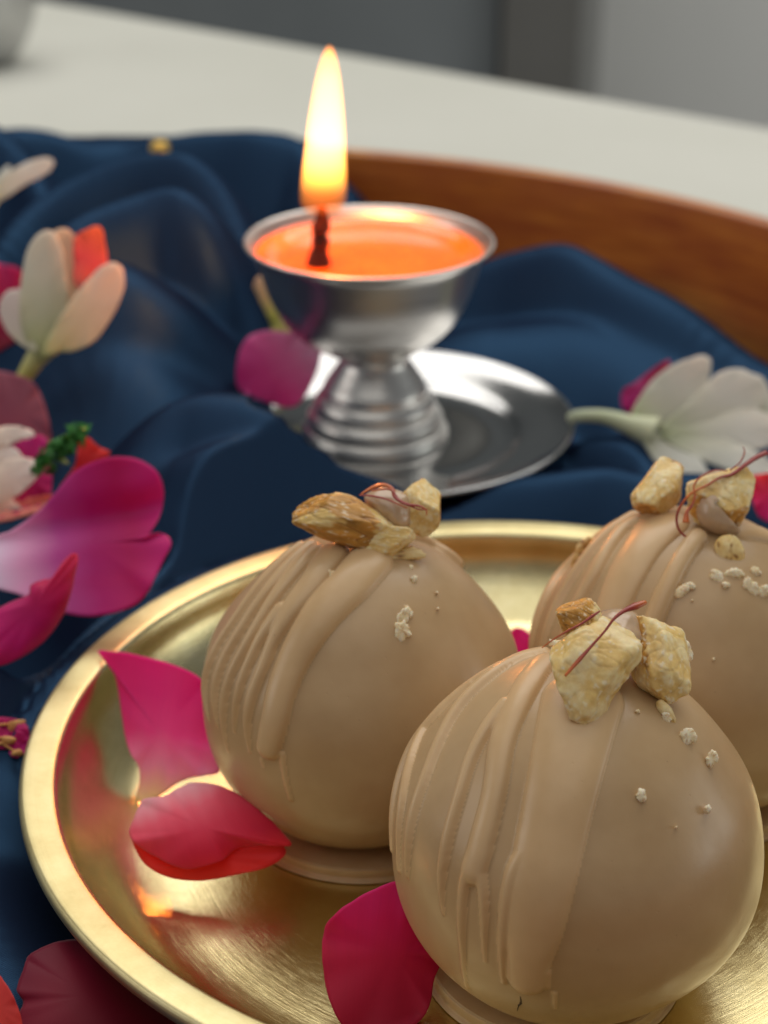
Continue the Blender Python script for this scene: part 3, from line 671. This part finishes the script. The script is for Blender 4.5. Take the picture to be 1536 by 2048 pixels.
CR1, CR2 = np.array([.92, .78, .50]), np.array([.95, .88, .68])
def crumbcol(V, n, n2):
    t = np.clip(.5 + 1.5 * n, 0, 1)[:, None]; k = np.clip((n2 - .25) * 3, 0, .6)[:, None]
    c = CR1 * (1 - t) + CR2 * t; return c * (1 - k) + TAN * k
def crumb(parent, hit, c, sp, px, py, w, h, seed, brown=0.1, ang=0.):
    rg = np.random.default_rng(seed); k = 9; a = np.linspace(0, 2 * math.pi, k, endpoint=False)
    r = rg.uniform(.72, 1.12, k); u = np.cos(a) * r * w / 2; v = np.sin(a) * r * h / 2
    ang = ang + rg.uniform(-.6, .6)
    ca, sa = math.cos(ang), math.sin(ang); O = np.stack([px + u * ca - v * sa, py + u * sa + v * ca], -1)
    lump('crumb', O, near_surface(hit, c, sp, px, py, .035), (.045), NUT, parent, nutcol(brown) if brown > .6 else crumbcol, .02, 9, seed, 6, 40, 2, 0, .10)
for i, a in enumerate([(660, 1150, 46, 26, -.2), (807, 1232, 20, 44, .3), (805, 1262, 38, 36, .5), (818, 1222, 14, 32, -.4), (828, 1160, 15, 20, 0), (822, 1135, 12, 12, 0), (874, 1185, 6, 6, 0), (876, 1217, 7, 6, 0), (686, 1224, 6, 6, 0),
                       (638, 1092, 12, 10, 0), (705, 1110, 18, 10, 0), (650, 1140, 14, 14, .4), (836, 1104, 34, 16, .1), (720, 1042, 10, 10, 0)]):
    crumb(sw2, hit2, c2, sp2, *a[:4], 40 + i, .12, a[4])
for i, a in enumerate([(1366, 1182, 40, 22, -.3), (1382, 1172, 22, 14, 0), (1371, 1138, 10, 14, 0), (1432, 1150, 34, 26, .2), (1452, 1170, 16, 18, 0), (1470, 1146, 44, 26, .5), (1502, 1172, 44, 30, .5), (1512, 1142, 26, 20, 0), (1528, 1182, 30, 26, 0), (1384, 1200, 5, 5, 0), (1427, 1318, 5, 5, 0), (1310, 1040, 26, 12, .3)]):
    crumb(sw3, hit3, c3, sp3, *a[:4], 60 + i, .3, a[4])
for i, a in enumerate([(1118, 1300, 34, 40, 0), (1108, 1288, 22, 26, 0), (1374, 1474, 34, 38, .3), (1423, 1520, 28, 40, .2), (1284, 1590, 26, 24, .5), (1416, 1620, 14, 22, 0), (1353, 1654, 9, 7, -.5), (1275, 1424, 14, 12, 0), (1332, 1434, 22, 26, 0), (1376, 1300, 18, 40, .2), (1362, 1290, 20, 20, 0), (1079, 1473, 6, 5, 0)]):
    crumb(sw1, hit1, c1, sp1, *a[:4], 80 + i, .12, a[4])

# saffron
SR, SO = (.30, .018, .008), (.62, .14, .012)
def saffron(parent, dep_pt, pts, radii, cols):
    """pts: (px, py, lift towards the camera)"""
    dep = project(dep_pt)[2]
    P = [CAM + ray(a, b) * (dep + .003 * (project(dep_pt)[1] - b) - l * .95 - (.16 if parent is sw1 else 0)) for a, b, l in pts]
    tube('saffron_strand', P, radii, SAFFRON, parent, 7, cols, flat=.55)
saffron(sw2, m2, [(718, 990, .40), (745, 992, .42), (772, 998, .42), (800, 1010, .42), (815, 1016, .40)], [.012, .02, .018, .015, .012], [SR, SR, SO])
saffron(sw2, m2, [(722, 988, .38), (745, 975, .34), (768, 970, .30), (785, 978, .34), (790, 994, .40), (812, 1008, .44), (838, 1012, .42), (852, 1020, .40), (853, 1030, .38)], [.012, .03, .035, .03, .03, .03, .022, .014, .008], [SO, SO, SR, SR, SO])
saffron(sw2, m2, [(742, 982, .36), (762, 979, .38), (783, 980, .38), (800, 1000, .42), (835, 1018, .42), (856, 1018, .4)], [.012, .018, .018, .015, .014, .006], [SO, SR, SR])
saffron(sw3, m3b, [(1534, 905, .2), (1512, 915, .3), (1490, 930, .4), (1465, 948, .46), (1440, 955, .5), (1415, 970, .5), (1385, 985, .45), (1366, 1005, .38), (1354, 1030, .3), (1356, 1055, .22), (1370, 1072, .15), (1395, 1080, .08), (1438, 1091, .05)], [.05, .045, .04, .03, .02, .022, .02, .022, .022, .022, .022, .018, .008], [SR, SR, SR, SO, SR, SR, SO])
saffron(sw3, m3b, [(1486, 893, .35), (1489, 905, .38), (1480, 925, .4), (1460, 940, .45)], [.006, .012, .014, .014], [SR, SR])
saffron(sw3, m3b, [(1455, 942, .45), (1430, 940, .48), (1402, 953, .48), (1388, 972, .46), (1390, 992, .44), (1384, 1010, .42), (1374, 1025, .4), (1372, 1045, .38)], [.012, .014, .016, .018, .02, .02, .03, .06], [SR, SR, SO, SR, SO])
saffron(sw1, m1, [(1292, 1204, .55), (1272, 1212, .6), (1248, 1222, .66), (1228, 1238, .66), (1210, 1262, .62), (1185, 1290, .58), (1160, 1318, .56), (1130, 1352, .52)], [.03, .055, .03, .02, .016, .018, .03, .018], [SO, SR, SR, SR, SR, SO])
saffron(sw1, m1, [(1200, 1222, .58), (1185, 1232, .58), (1165, 1246, .56), (1135, 1262, .52), (1108, 1278, .46), (1084, 1296, .4)], [.012, .022, .018, .014, .012, .008], [SR, SR, SO])
# crack in the foot of the front sweet
dk = project(c1)[2]
P = [sp1(hit1(x, y)) + hit1(x, y) * .002 for x, y in ((1044, 1982), (1046, 1992), (1041, 2000), (1038, 2010))]
tube('crack', P, [.006, .02, .022, .012], DARK, sw1, 6, flat=.3)
P = [np.array([c1[0] - .24 + 1.87 * math.cos(rad(a)), c1[1] + 1.87 * math.sin(rad(a)), z]) for a, z in ((-111.6, .26), (-111.8, .16), (-112.3, .04))]
tube('crack', P, [.02, .02, .014], DARK, sw1, 6, flat=.4)

# ------------------------------------------------------------------ petals
WHITE = (.80, .70, .62)
def petal(name, outline, anchor, normal, base_px, tip_px, stops, label=None, cat=None, group=None, parent=None, bend=(0, 0), curl=0., edge_n=.012, ring=18, nb=110, seed=1, thick=.016, floor=None, cloth=True, mat=None, cenpx=None, fold=None, ragged=.004, bulge=0.):
    """stops: colours from base to tip; bend: lift towards the camera along / across; normal faces the camera"""
    mat = mat or PETAL
    O = smooth_curve(outline, nb, True); cen = np.array(cenpx if cenpx is not None else O.mean(0), float)
    rg = np.random.default_rng(seed); j = rg.normal(0, 1, nb); j = (j + np.roll(j, 1) + np.roll(j, 2)) / 3; O = cen + (O - cen) * (1 + ragged * 2 * j)[:, None]
    anchor = np.array(anchor, float); N = np.array(normal, float); N /= np.linalg.norm(N)
    bp, tp = np.array(base_px, float), np.array(tip_px, float); axv = tp - bp; L = np.linalg.norm(axv); axv /= L; acr = np.array([-axv[1], axv[0]])
    rs = np.linspace(0, 1, ring) ** .8; rs[0] = .0; V = []; A = []; C = []
    st = np.clip(np.array(stops, float) * (np.array([1.38, 1.25, 1.5]) if stops[-1][1] < .2 else 1.22), 0, .90); pos = np.linspace(0, 1, len(st))
    allP = np.concatenate([cen + (O - cen) * r for r in rs]); rr = np.repeat(rs, nb)
    d = ray(allP[:, 0], allP[:, 1]); t = ((anchor - CAM) @ N) / (d @ N)
    scale = t.mean() / FPX
    a = (allP - bp) @ axv / L; b = (allP - bp) @ acr / L
    ph = np.tile(np.arange(nb), ring) / nb * 2 * math.pi
    h = bend[0] * ((a - .5) ** 2) * 4 + bend[1] * (b ** 2) * 4 + curl * rr ** 5 + bulge * (1 - rr ** 2)
    h = h + edge_n * rr ** 3 * (np.sin(ph * 5 + seed) + .6 * np.sin(ph * 11 + 2 * seed)) * 4
    if fold is not None:
        h += fold(allP, a, b, rr)
    t = t - h
    if cloth:
        ct = cloth_t(d) - .06; t = np.minimum(t, ct)
    if floor is not None:      # keep above a height
        tm = (floor - CAMH) / d[:, 2]; t = np.minimum(t, tm)
    V = CAM + d * t[:, None]
    nn = rg.normal(0, .012, len(a))
    aa = np.clip(a + .014 * np.sin(b * 37 + seed) + .02 * np.sin(b * 11 + 2 * seed), 0, 1)
    C = np.stack([np.interp(aa, pos, st[:, k]) for k in range(3)], -1)
    at = np.stack([b * 1.0 / (a * .6 + .55), a * 1.0, np.full(len(a), seed * 1.0)], -1)
    F = grid_faces(ring, nb, True)
    if parent is None and label:
        o = mesh_obj(name, V, F, mat, None, cols=C, attr=at, fix=True); tag(o, label, cat or 'petal', group)
    else:
        o = mesh_obj(name, V, F, mat, parent, cols=C, attr=at, fix=True)
    so = o.modifiers.new('thickness', 'SOLIDIFY'); so.thickness = thick; so.offset = 0
    return o
MAG, HOT, DEEP, CRIM, PINK = (.55, .005, .16), (.62, .008, .13), (.36, .003, .07), (.30, .003, .022), (.70, .12, .28)
RED = (.62, .03, .03)
GP = 'loose rose petals on the cloth and plate'
# on the plate
P1B = at_z(285, 1605, .10); P1T = at_z(200, 1302, 1.78); P1R = at_z(425, 1400, 1.75); P1N = np.cross(P1R - P1B, P1T - P1B); P1N = P1N if P1N[1] < 0 else -P1N
petal('rose_petal', [(196, 1302), (235, 1303), (300, 1316), (355, 1332), (400, 1356), (412, 1380), (425, 1440), (440, 1490), (448, 1515), (436, 1545), (405, 1552), (375, 1558), (345, 1572), (322, 1590), (292, 1606), (274, 1602), (272, 1590), (280, 1560), (276, 1530), (262, 1510), (250, 1470), (242, 1420), (232, 1360), (218, 1325)],
      P1B, P1N, (285, 1605), (330, 1320), [(.75, .60, .28), (.74, .30, .38), (.68, .07, .26), (.62, .02, .20), (.62, .005, .17)], 'pink rose petal standing on the plate, pointed corner up and pale yellow base down', 'petal', GP,
      bend=(.0, -.15), curl=.0, seed=2, cloth=False, floor=.04)
p2 = petal('rose_petal', [(260, 1660), (275, 1618), (290, 1598), (330, 1592), (352, 1580), (385, 1566), (430, 1570), (480, 1590), (530, 1630), (565, 1665), (583, 1690), (555, 1692), (520, 1690), (475, 1696), (455, 1712), (440, 1722), (380, 1738), (335, 1726), (290, 1700), (264, 1680)],
      at_z(420, 1690, .85), (-.05, -.50, .85), (360, 1575), (430, 1745), [(.72, .42, .40), (.66, .14, .18), (.60, .055, .10), (.58, .03, .07), (.62, .03, .04)], 'salmon pink rose petal lying cupped on the plate with a red torn underside edge', 'petal', GP,
      bend=(0, 0), bulge=.28, seed=3, cloth=False, floor=.04)
petal('folded_edge', [(262, 1672), (300, 1690), (345, 1716), (390, 1726), (440, 1708), (456, 1694), (480, 1684), (525, 1680), (555, 1684), (572, 1706), (540, 1732), (480, 1748), (400, 1762), (340, 1755), (290, 1728)],
      at_z(420, 1735, .52), (-.1, -.7, .6), (430, 1690), (420, 1765), [(.62, .03, .03), (.70, .04, .025), (.75, .06, .03)], 'bright red folded underside', parent=p2, bend=(0, 0), seed=4, cloth=False, floor=.03, ring=8)
petal('rose_petal', [(645, 1880), (655, 1845), (690, 1812), (740, 1782), (790, 1762), (820, 1770), (850, 1795), (875, 1830), (884, 1850), (878, 1875), (886, 1890), (880, 1910), (882, 1925), (868, 1960), (862, 2000), (850, 2030), (815, 2060), (740, 2075), (690, 2060), (655, 1990), (646, 1930)],
      at_z(760, 1990, .35), (.15, -.75, .65), (740, 2070), (780, 1770), [(.30, .004, .025), (.36, .006, .035), (.45, .008, .05), (.55, .01, .10), (.62, .03, .20)], 'deep crimson rounded rose petal leaning against the nearest sweet at the bottom of the photo', 'petal', GP,
      bend=(.05, -.25), curl=.05, seed=5, cloth=False, floor=.04)
# on the cloth at left
petal('rose_petal', [(-40, 1080), (20, 1062), (80, 1020), (110, 985), (145, 948), (190, 922), (235, 912), (280, 920), (315, 945), (328, 985), (320, 1030), (300, 1065), (286, 1078), (315, 1066), (335, 1072), (342, 1090), (325, 1125), (308, 1160), (295, 1185), (270, 1210), (220, 1228), (160, 1232), (90, 1215), (40, 1190), (-20, 1170), (-50, 1120)],
      at_y(190, 1090, 27.6), (.05, -.62, .78), (-30, 1120), (330, 1060), [(.72, .62, .60), (.62, .34, .44), (.46, .06, .26), (.41, .004, .14), (.43, .003, .105), (.50, .015, .18)], 'large magenta rose petal with two lobes and a white base on the blue cloth', 'petal', GP,
      bend=(.12, .35), curl=.0, seed=6, cenpx=(185, 1090), ragged=.002, fold=lambda P, a, b, r: .5 * np.exp(-((b + .12) / .10) ** 2) * -.5)
petal('rose_petal', [(-40, 1300), (-30, 1240), (10, 1210), (55, 1190), (62, 1170), (85, 1160), (105, 1155), (125, 1125), (148, 1106), (156, 1118), (150, 1150), (138, 1200), (120, 1240), (85, 1285), (40, 1315), (0, 1332), (-40, 1335)],
      at_y(80, 1230, 25.6), (.2, -.7, .65), (-40, 1300), (140, 1130), [(.62, .03, .20), (.52, .010, .16), (.45, .006, .12), (.48, .006, .09), (.55, .02, .09)], 'curled magenta petal edge in front of the large two lobed petal', 'petal', GP,
      bend=(.1, -.3), curl=-.2, seed=7, ragged=.006)
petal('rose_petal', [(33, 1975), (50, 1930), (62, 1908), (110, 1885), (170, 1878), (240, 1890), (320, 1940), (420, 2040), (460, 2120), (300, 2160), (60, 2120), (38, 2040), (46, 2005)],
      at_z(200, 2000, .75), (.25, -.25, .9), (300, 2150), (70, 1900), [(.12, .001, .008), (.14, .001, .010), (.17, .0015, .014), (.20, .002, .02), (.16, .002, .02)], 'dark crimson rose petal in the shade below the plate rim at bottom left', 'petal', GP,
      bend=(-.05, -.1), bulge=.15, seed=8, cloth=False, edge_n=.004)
petal('rose_petal', [(-60, 1900), (-20, 1930), (10, 1965), (32, 2005), (45, 2060), (20, 2120), (-60, 2130)], at_z(0, 2020, 1.5), (-.1, -.5, .8), (-60, 2120), (20, 1980), [(.5, .03, .02), (.55, .05, .03), (.5, .04, .03)], 'orange red rose petal cut off by the bottom left corner', 'petal', GP, bend=(0, -.2), seed=9, nb=60, ring=10, cloth=False, edge_n=.004)
petal('rose_petal', [(-30, 1440), (20, 1436), (50, 1446), (58, 1470), (40, 1492), (-30, 1495)], at_z(10, 1465, 1.25), (0, -.6, .8), (-30, 1470), (55, 1460), [(.5, .02, .15), (.45, .01, .12)], 'small magenta petal scrap under the brown stamens beside the plate', 'petal', GP, seed=10, nb=50, ring=8)
petal('rose_petal', [(20, 1500), (60, 1470), (90, 1462), (60, 1500), (30, 1515)], at_z(50, 1490, 1.2), (0, -.5, .85), (20, 1505), (85, 1465), [(.6, .03, .25), (.55, .02, .2)], 'narrow bright pink petal tip wedged between the blue cloth and the plate rim', 'petal', GP, seed=11, nb=40, ring=6)
# middle distance
petal('rose_petal', [(472, 765), (480, 700), (500, 672), (530, 662), (575, 664), (615, 668), (640, 690), (640, 720), (625, 765), (605, 800), (580, 815), (535, 805), (495, 790)], at_y(560, 740, 37.5), (0, -.9, .35), (640, 690), (490, 780), [(.66, .52, .52), (.64, .26, .38), (.60, .10, .28), (.56, .05, .24)], 'pink petal lying behind the lamp pedestal beside the big blue fold', 'petal', GP, bend=(0, -.2), seed=12, nb=70, ring=12)
petal('rose_petal', [(-40, 750), (0, 742), (60, 760), (85, 800), (102, 870), (90, 915), (40, 900), (-40, 880)], at_y(30, 830, 34), (0, -.8, .55), (-40, 880), (70, 780), [(.40, .08, .10), (.34, .09, .12), (.38, .13, .15)], 'dusky pink petal under the long flower stem at the left edge', 'petal', GP, seed=13, nb=60, ring=10)
petal('rose_petal', [(-30, 540), (10, 530), (45, 545), (60, 600), (50, 660), (20, 690), (-30, 700)], at_y(10, 610, 38), (0, -.8, .5), (0, 690), (20, 535), [(.22, .003, .02), (.36, .01, .07), (.45, .015, .12)], 'dark magenta petal partly behind the upright white bud at the left edge', 'petal', GP, seed=14, nb=60, ring=10)
petal('rose_petal', [(-20, 940), (30, 890), (80, 870), (100, 900), (104, 960), (95, 1000), (50, 1025), (-20, 1030)], at_y(50, 950, 31.4), (0, -.7, .7), (-20, 1020), (95, 890), [(.6, .05, .1), (.45, .01, .12), (.42, .006, .15)], 'magenta petal under the small white petals at the left edge', 'petal', GP, bend=(0, -.15), seed=15, nb=60, ring=10)
petal('rose_petal', [(158, 878), (172, 872), (200, 895), (220, 905), (200, 925), (165, 955), (140, 985), (120, 975), (150, 930)], at_y(170, 920, 30.8), (0, -.8, .6), (130, 980), (165, 875), [(.45, .01, .06), (.55, .02, .03), (.62, .05, .03)], 'small curled scarlet petal between the green sprig and the large magenta petal', 'petal', GP, seed=16, nb=50, ring=8)
petal('rose_petal', [(-20, 1000), (30, 1000), (100, 990), (110, 1005), (60, 1030), (-20, 1045)], at_y(30, 1015, 30.9), (0, -.7, .7), (-20, 1020), (110, 998), [(.7, .28, .22), (.7, .25, .2)], 'pale salmon petal sliver above the dark blue fold at the left edge', 'petal', GP, seed=17, nb=50, ring=8)
petal('rose_petal', [(1005, 1330), (1015, 1275), (1030, 1255), (1055, 1262), (1075, 1290), (1075, 1340), (1030, 1350)], at_z(1040, 1320, .1), (0, -.8, .6), (1040, 1345), (1040, 1255), [(.55, .01, .15), (.58, .015, .19), (.6, .02, .2)], 'pink petal seen in the gap between the left and rear right sweets', 'petal', GP, seed=18, nb=50, ring=8, cloth=False, floor=.04)
petal('rose_petal', [(425, 1300), (435, 1262), (448, 1254), (480, 1250), (520, 1280), (500, 1330), (450, 1330)], at_z(450, 1330, .1), (0, -.8, .6), (480, 1330), (440, 1256), [(.5, .01, .05), (.5, .01, .06)], 'red petal almost hidden behind the left edge of the left sweet', 'petal', GP, seed=19, nb=50, ring=8, cloth=False, floor=.04)
petal('rose_petal', [(1500, 960), (1520, 948), (1570, 950), (1600, 1000), (1560, 1045), (1520, 1035), (1505, 1000)], at_y(1530, 990, 30.6), (-.2, -.8, .6), (1530, 1040), (1530, 950), [(.5, .01, .16), (.62, .02, .12), (.7, .05, .05)], 'red and magenta petal at the right edge behind the rear right sweet', 'petal', GP, seed=20, nb=50, ring=8)
petal('rose_petal', [(1243, 810), (1246, 780), (1270, 766), (1310, 735), (1340, 722), (1320, 780), (1290, 820), (1260, 828)], at_y(1280, 785, 37.6), (0, -.85, .5), (1260, 825), (1320, 735), [(.52, .02, .2), (.5, .06, .2), (.45, .02, .08)], 'dull pink petal tip behind the white flower on the right', 'petal', GP, seed=21, nb=50, ring=8)

def on_cloth(px, py, lift=.08):
    d = ray(px, py); return CAM + d * (cloth_t(d)[0] - lift)
# ------------------------------------------------------------------ white tuberose flowers
GW = 'white tuberose flowers on the cloth'
W1 = [(.48, .50, .24), (.62, .60, .45), (.70, .67, .57), (.72, .67, .58)]
W2 = [(.54, .57, .38), (.68, .67, .58), (.75, .73, .67), (.75, .72, .66)]
def fpetal(root, outline, Yd, nrm, b, t, stops, seed, bend=(0, -.15), **k):
    c = np.mean(np.array(outline, float), 0)
    return petal('flower_petal', outline, at_y(c[0], c[1], Yd), nrm, b, t, stops, parent=root, bend=bend, seed=seed, nb=60, ring=10, thick=.06, cloth=False, edge_n=.006, **k)
f1 = empty('tuberose', tuple(at_y(90, 700, 35)), label='half open white tuberose bud with a long yellow green stem at the left', cat='flower', group=GW)
fpetal(f1, [(148, 520), (150, 475), (170, 460), (200, 453), (210, 490), (213, 540), (190, 580), (150, 570)], 35.7, (.5, -.8, .2), (150, 580), (195, 460), [(.8, .3, .25), (.75, .15, .18), (.8, .22, .1)], 31)
fpetal(f1, [(100, 690), (108, 560), (100, 480), (112, 460), (135, 458), (158, 490), (166, 540), (160, 600), (130, 670)], 35.5, (.3, -.9, .3), (105, 690), (125, 460), [W1[1], (.74, .60, .46), (.8, .6, .46)], 32)
fpetal(f1, [(75, 715), (45, 660), (40, 600), (50, 520), (70, 475), (95, 460), (115, 475), (130, 530), (135, 600), (115, 690), (95, 715)], 35.2, (-.1, -.9, .3), (85, 715), (92, 462), W1, 33, (0, -.3))
fpetal(f1, [(85, 710), (105, 660), (150, 590), (195, 540), (225, 525), (245, 540), (247, 580), (225, 630), (190, 680), (150, 702), (115, 705)], 34.9, (.4, -.8, .4), (90, 710), (240, 535), W1, 34, (.05, -.3))
fpetal(f1, [(60, 700), (20, 670), (0, 630), (2, 600), (20, 580), (45, 582), (55, 610), (60, 660), (75, 700)], 35.3, (-.4, -.8, .4), (70, 705), (15, 590), [W1[1], (.70, .62, .55), (.74, .66, .62)], 35, (.1, .2))
st = [at_y(92, 690, 35.1), at_y(70, 720, 35.0), at_y(45, 760, 34.9), at_y(20, 800, 34.6), at_y(-20, 830, 34.3), at_y(-70, 850, 34)]
tube('stem', st, [.32, .22, .17, .16, .15, .15], STEM, f1, 12, [(.62, .62, .36), (.60, .55, .15), (.52, .45, .07), (.50, .45, .06)])
f2 = empty('tuberose', tuple(at_y(20, 370, 44)), label='blurred white petal of a tuberose at the left edge below the back rim', cat='flower', group=GW)
fpetal(f2, [(-30, 400), (0, 360), (40, 332), (85, 316), (107, 322), (95, 345), (50, 370), (10, 395), (-30, 420)], 42.5, (0, -.85, .5), (-30, 410), (105, 320), W2, 41)
fpetal(f2, [(-60, 420), (-30, 380), (0, 345), (20, 335), (0, 400), (-30, 430)], 42.7, (0, -.85, .5), (-50, 420), (20, 335), W2, 42)
f3 = empty('tuberose', tuple(at_y(-20, 960, 31)), label='white tuberose entering at the left edge beside the green sprig', cat='flower', group=GW)
for i, (o, Yd, b, t) in enumerate([([(-50, 880), (0, 856), (40, 853), (70, 868), (40, 880), (0, 895), (-50, 920)], 31.2, (-50, 900), (70, 867)),
                                   ([(-50, 940), (-10, 895), (20, 893), (40, 905), (45, 925), (20, 940), (-50, 960)], 30.9, (-50, 945), (42, 910)),
                                   ([(-50, 960), (0, 925), (45, 915), (76, 925), (80, 945), (55, 975), (20, 1000), (-10, 1010), (-50, 1010)], 30.6, (-50, 985), (78, 935)),
                                   ([(-50, 1050), (-50, 1000), (0, 990), (30, 1005), (45, 1028), (0, 1050)], 30.5, (-50, 1030), (42, 1025))]):
    fpetal(f3, o, Yd, (.1, -.75, .6), b, t, [(.72, .62, .5), (.78, .66, .58), (.8, .7, .66)], 50 + i, (0, -.2))
tube('stem', [at_y(-50, 960, 30.9), at_y(-120, 975, 30.9), at_y(-180, 990, 30.9)], [.3, .2, .16], STEM, f3, 10, [(.62, .62, .36), (.52, .45, .1)])
f4 = empty('tuberose', tuple(at_y(1400, 860, 35.5)), label='open white tuberose on the cloth behind the rear right sweet, stem towards the lamp', cat='flower', group=GW)
F4 = [([(1270, 860), (1262, 830), (1290, 780), (1330, 740), (1380, 716), (1418, 714), (1420, 745), (1405, 790), (1370, 830), (1320, 860)], 36.4, (1270, 855), (1415, 720), (-.1, -.85, .4)),
      ([(1320, 860), (1360, 820), (1410, 770), (1440, 745), (1475, 737), (1500, 745), (1530, 760), (1536, 800), (1500, 830), (1440, 850), (1370, 875)], 36.1, (1320, 862), (1530, 765), (.1, -.8, .5)),
      ([(1330, 880), (1370, 845), (1430, 820), (1490, 815), (1545, 835), (1570, 870), (1530, 895), (1460, 905), (1390, 905)], 35.6, (1330, 880), (1560, 860), (0, -.7, .7)),
      ([(1320, 870), (1370, 862), (1420, 870), (1480, 890), (1530, 915), (1560, 945), (1500, 950), (1430, 930), (1370, 905)], 35.2, (1320, 872), (1555, 940), (0, -.6, .8)),
      ([(1280, 860), (1320, 868), (1360, 885), (1400, 920), (1420, 960), (1380, 975), (1330, 945), (1295, 900)], 35.1, (1280, 862), (1410, 965), (-.1, -.6, .8)),
      ([(1500, 800), (1560, 790), (1600, 830), (1570, 860), (1520, 850)], 36.2, (1500, 830), (1600, 820), (0, -.8, .6))]
for i, (o, Yd, b, t, nrm) in enumerate(F4): fpetal(f4, o, Yd, nrm, b, t, W2, 60 + i, (.05, -.3))
tube('stem', [at_y(1310, 866, 35.7), at_y(1260, 850, 35.9), at_y(1210, 834, 36.1), at_y(1160, 832, 36.3), at_y(1140, 838, 36.4)], [.4, .24, .17, .15, .13], STEM, f4, 12, [(.66, .68, .45), (.55, .60, .38), (.50, .55, .40)])
f5 = empty('tuberose', tuple(at_y(540, 610, 41)), label='small peach and green tuberose between the big blue fold and the lamp cup', cat='flower', group=GW)
fpetal(f5, [(505, 620), (508, 570), (520, 552), (535, 570), (550, 600), (560, 630), (530, 640)], 40.4, (.2, -.9, .3), (540, 640), (515, 555), [(.6, .6, .15), (.8, .55, .3), (.8, .55, .4)], 71)
fpetal(f5, [(505, 640), (540, 625), (590, 650), (610, 672), (560, 668), (510, 664)], 40.2, (.2, -.7, .6), (510, 650), (605, 668), [(.4, .42, .05), (.62, .55, .25)], 72)

# green sprig
GREEN = noisy('green_sprig', (.015, .12, .012), (.05, .26, .03), 6, .5, .05, rough=.5)
gs = empty('green_sprig', tuple(at_y(120, 900, 30.4)), label='curly bright green sprig at the left beside the white tuberose', cat='leaf')
tube('sprig_stem', [at_y(70, 945, 30.3), at_y(95, 910, 30.3), at_y(125, 885, 30.3), at_y(160, 862, 30.3)], [.06, .09, .1, .05], GREEN, gs, 8)
Vs = []; Fs = []
for k in range(150):
    t = random.random(); cx, cy = 75 + 92 * t, 940 - 82 * t; r = 18 * math.sin(min(1, t * 1.4 + .12) * math.pi * .75) + 4
    p = at_y(cx + random.uniform(-r, r), cy + random.uniform(-r, r), 30.3 + random.uniform(-.25, .2))
    u = np.array([random.gauss(0, 1) for _ in range(3)]); u /= np.linalg.norm(u); v = np.cross(u, [random.gauss(0, 1) for _ in range(3)]); v /= np.linalg.norm(v); s = random.uniform(.08, .16); n0 = len(Vs)
    wv = np.cross(u, v) * s * .4
    Vs += [p - u * s, p - v * s * .5 + wv, p + u * s, p + v * s * .5 + wv, p + wv * 1.2]; Fs += [[n0, n0 + 1, n0 + 4], [n0 + 1, n0 + 2, n0 + 4], [n0 + 2, n0 + 3, n0 + 4], [n0 + 3, n0, n0 + 4]]
lf = mesh_obj('curly_leaves', Vs, Fs, GREEN, gs); lf['kind'] = 'stuff'

# brown stamens beside the plate
STAM = noisy('stamen', (.52, .22, .06), (.66, .34, .10), 8, .3, .02, rough=.6, sss=.1)
sm = empty('stamen_cluster', tuple(at_y(0, 1460, 24.4)), label='cluster of dried orange brown stamens on the cloth at the left of the plate', cat='stamens')
for (x0, y0, x1, y1, x2, y2) in ((-40, 1458, 0, 1450, 22, 1448), (-40, 1475, 0, 1476, 14, 1478), (-30, 1480, 0, 1486, 28, 1502), (-40, 1500, -10, 1492, 8, 1484)):
    tube('filament', [on_cloth(x0, y0, .12), on_cloth(x1, y1, .12), on_cloth(x2, y2, .12)], [.03, .025, .02], STAM, sm, 6)
for i, o in enumerate([[(14, 1462), (16, 1446), (30, 1440), (50, 1440), (48, 1450), (32, 1462), (22, 1464)], [(0, 1480), (2, 1474), (16, 1472), (32, 1477), (28, 1486), (10, 1490)], [(22, 1510), (26, 1502), (38, 1498), (46, 1504), (44, 1512), (30, 1512)]]):
    c = np.mean(o, 0); lump('anther', o, on_cloth(c[0], c[1], .22), .05, STAM, sm, None, .01, 5, i, 6, 30, 2)

# ------------------------------------------------------------------ render
S.render.engine = 'CYCLES'
S.cycles.use_denoising = True
S.cycles.sample_clamp_indirect = 6
S.cycles.max_bounces = 8
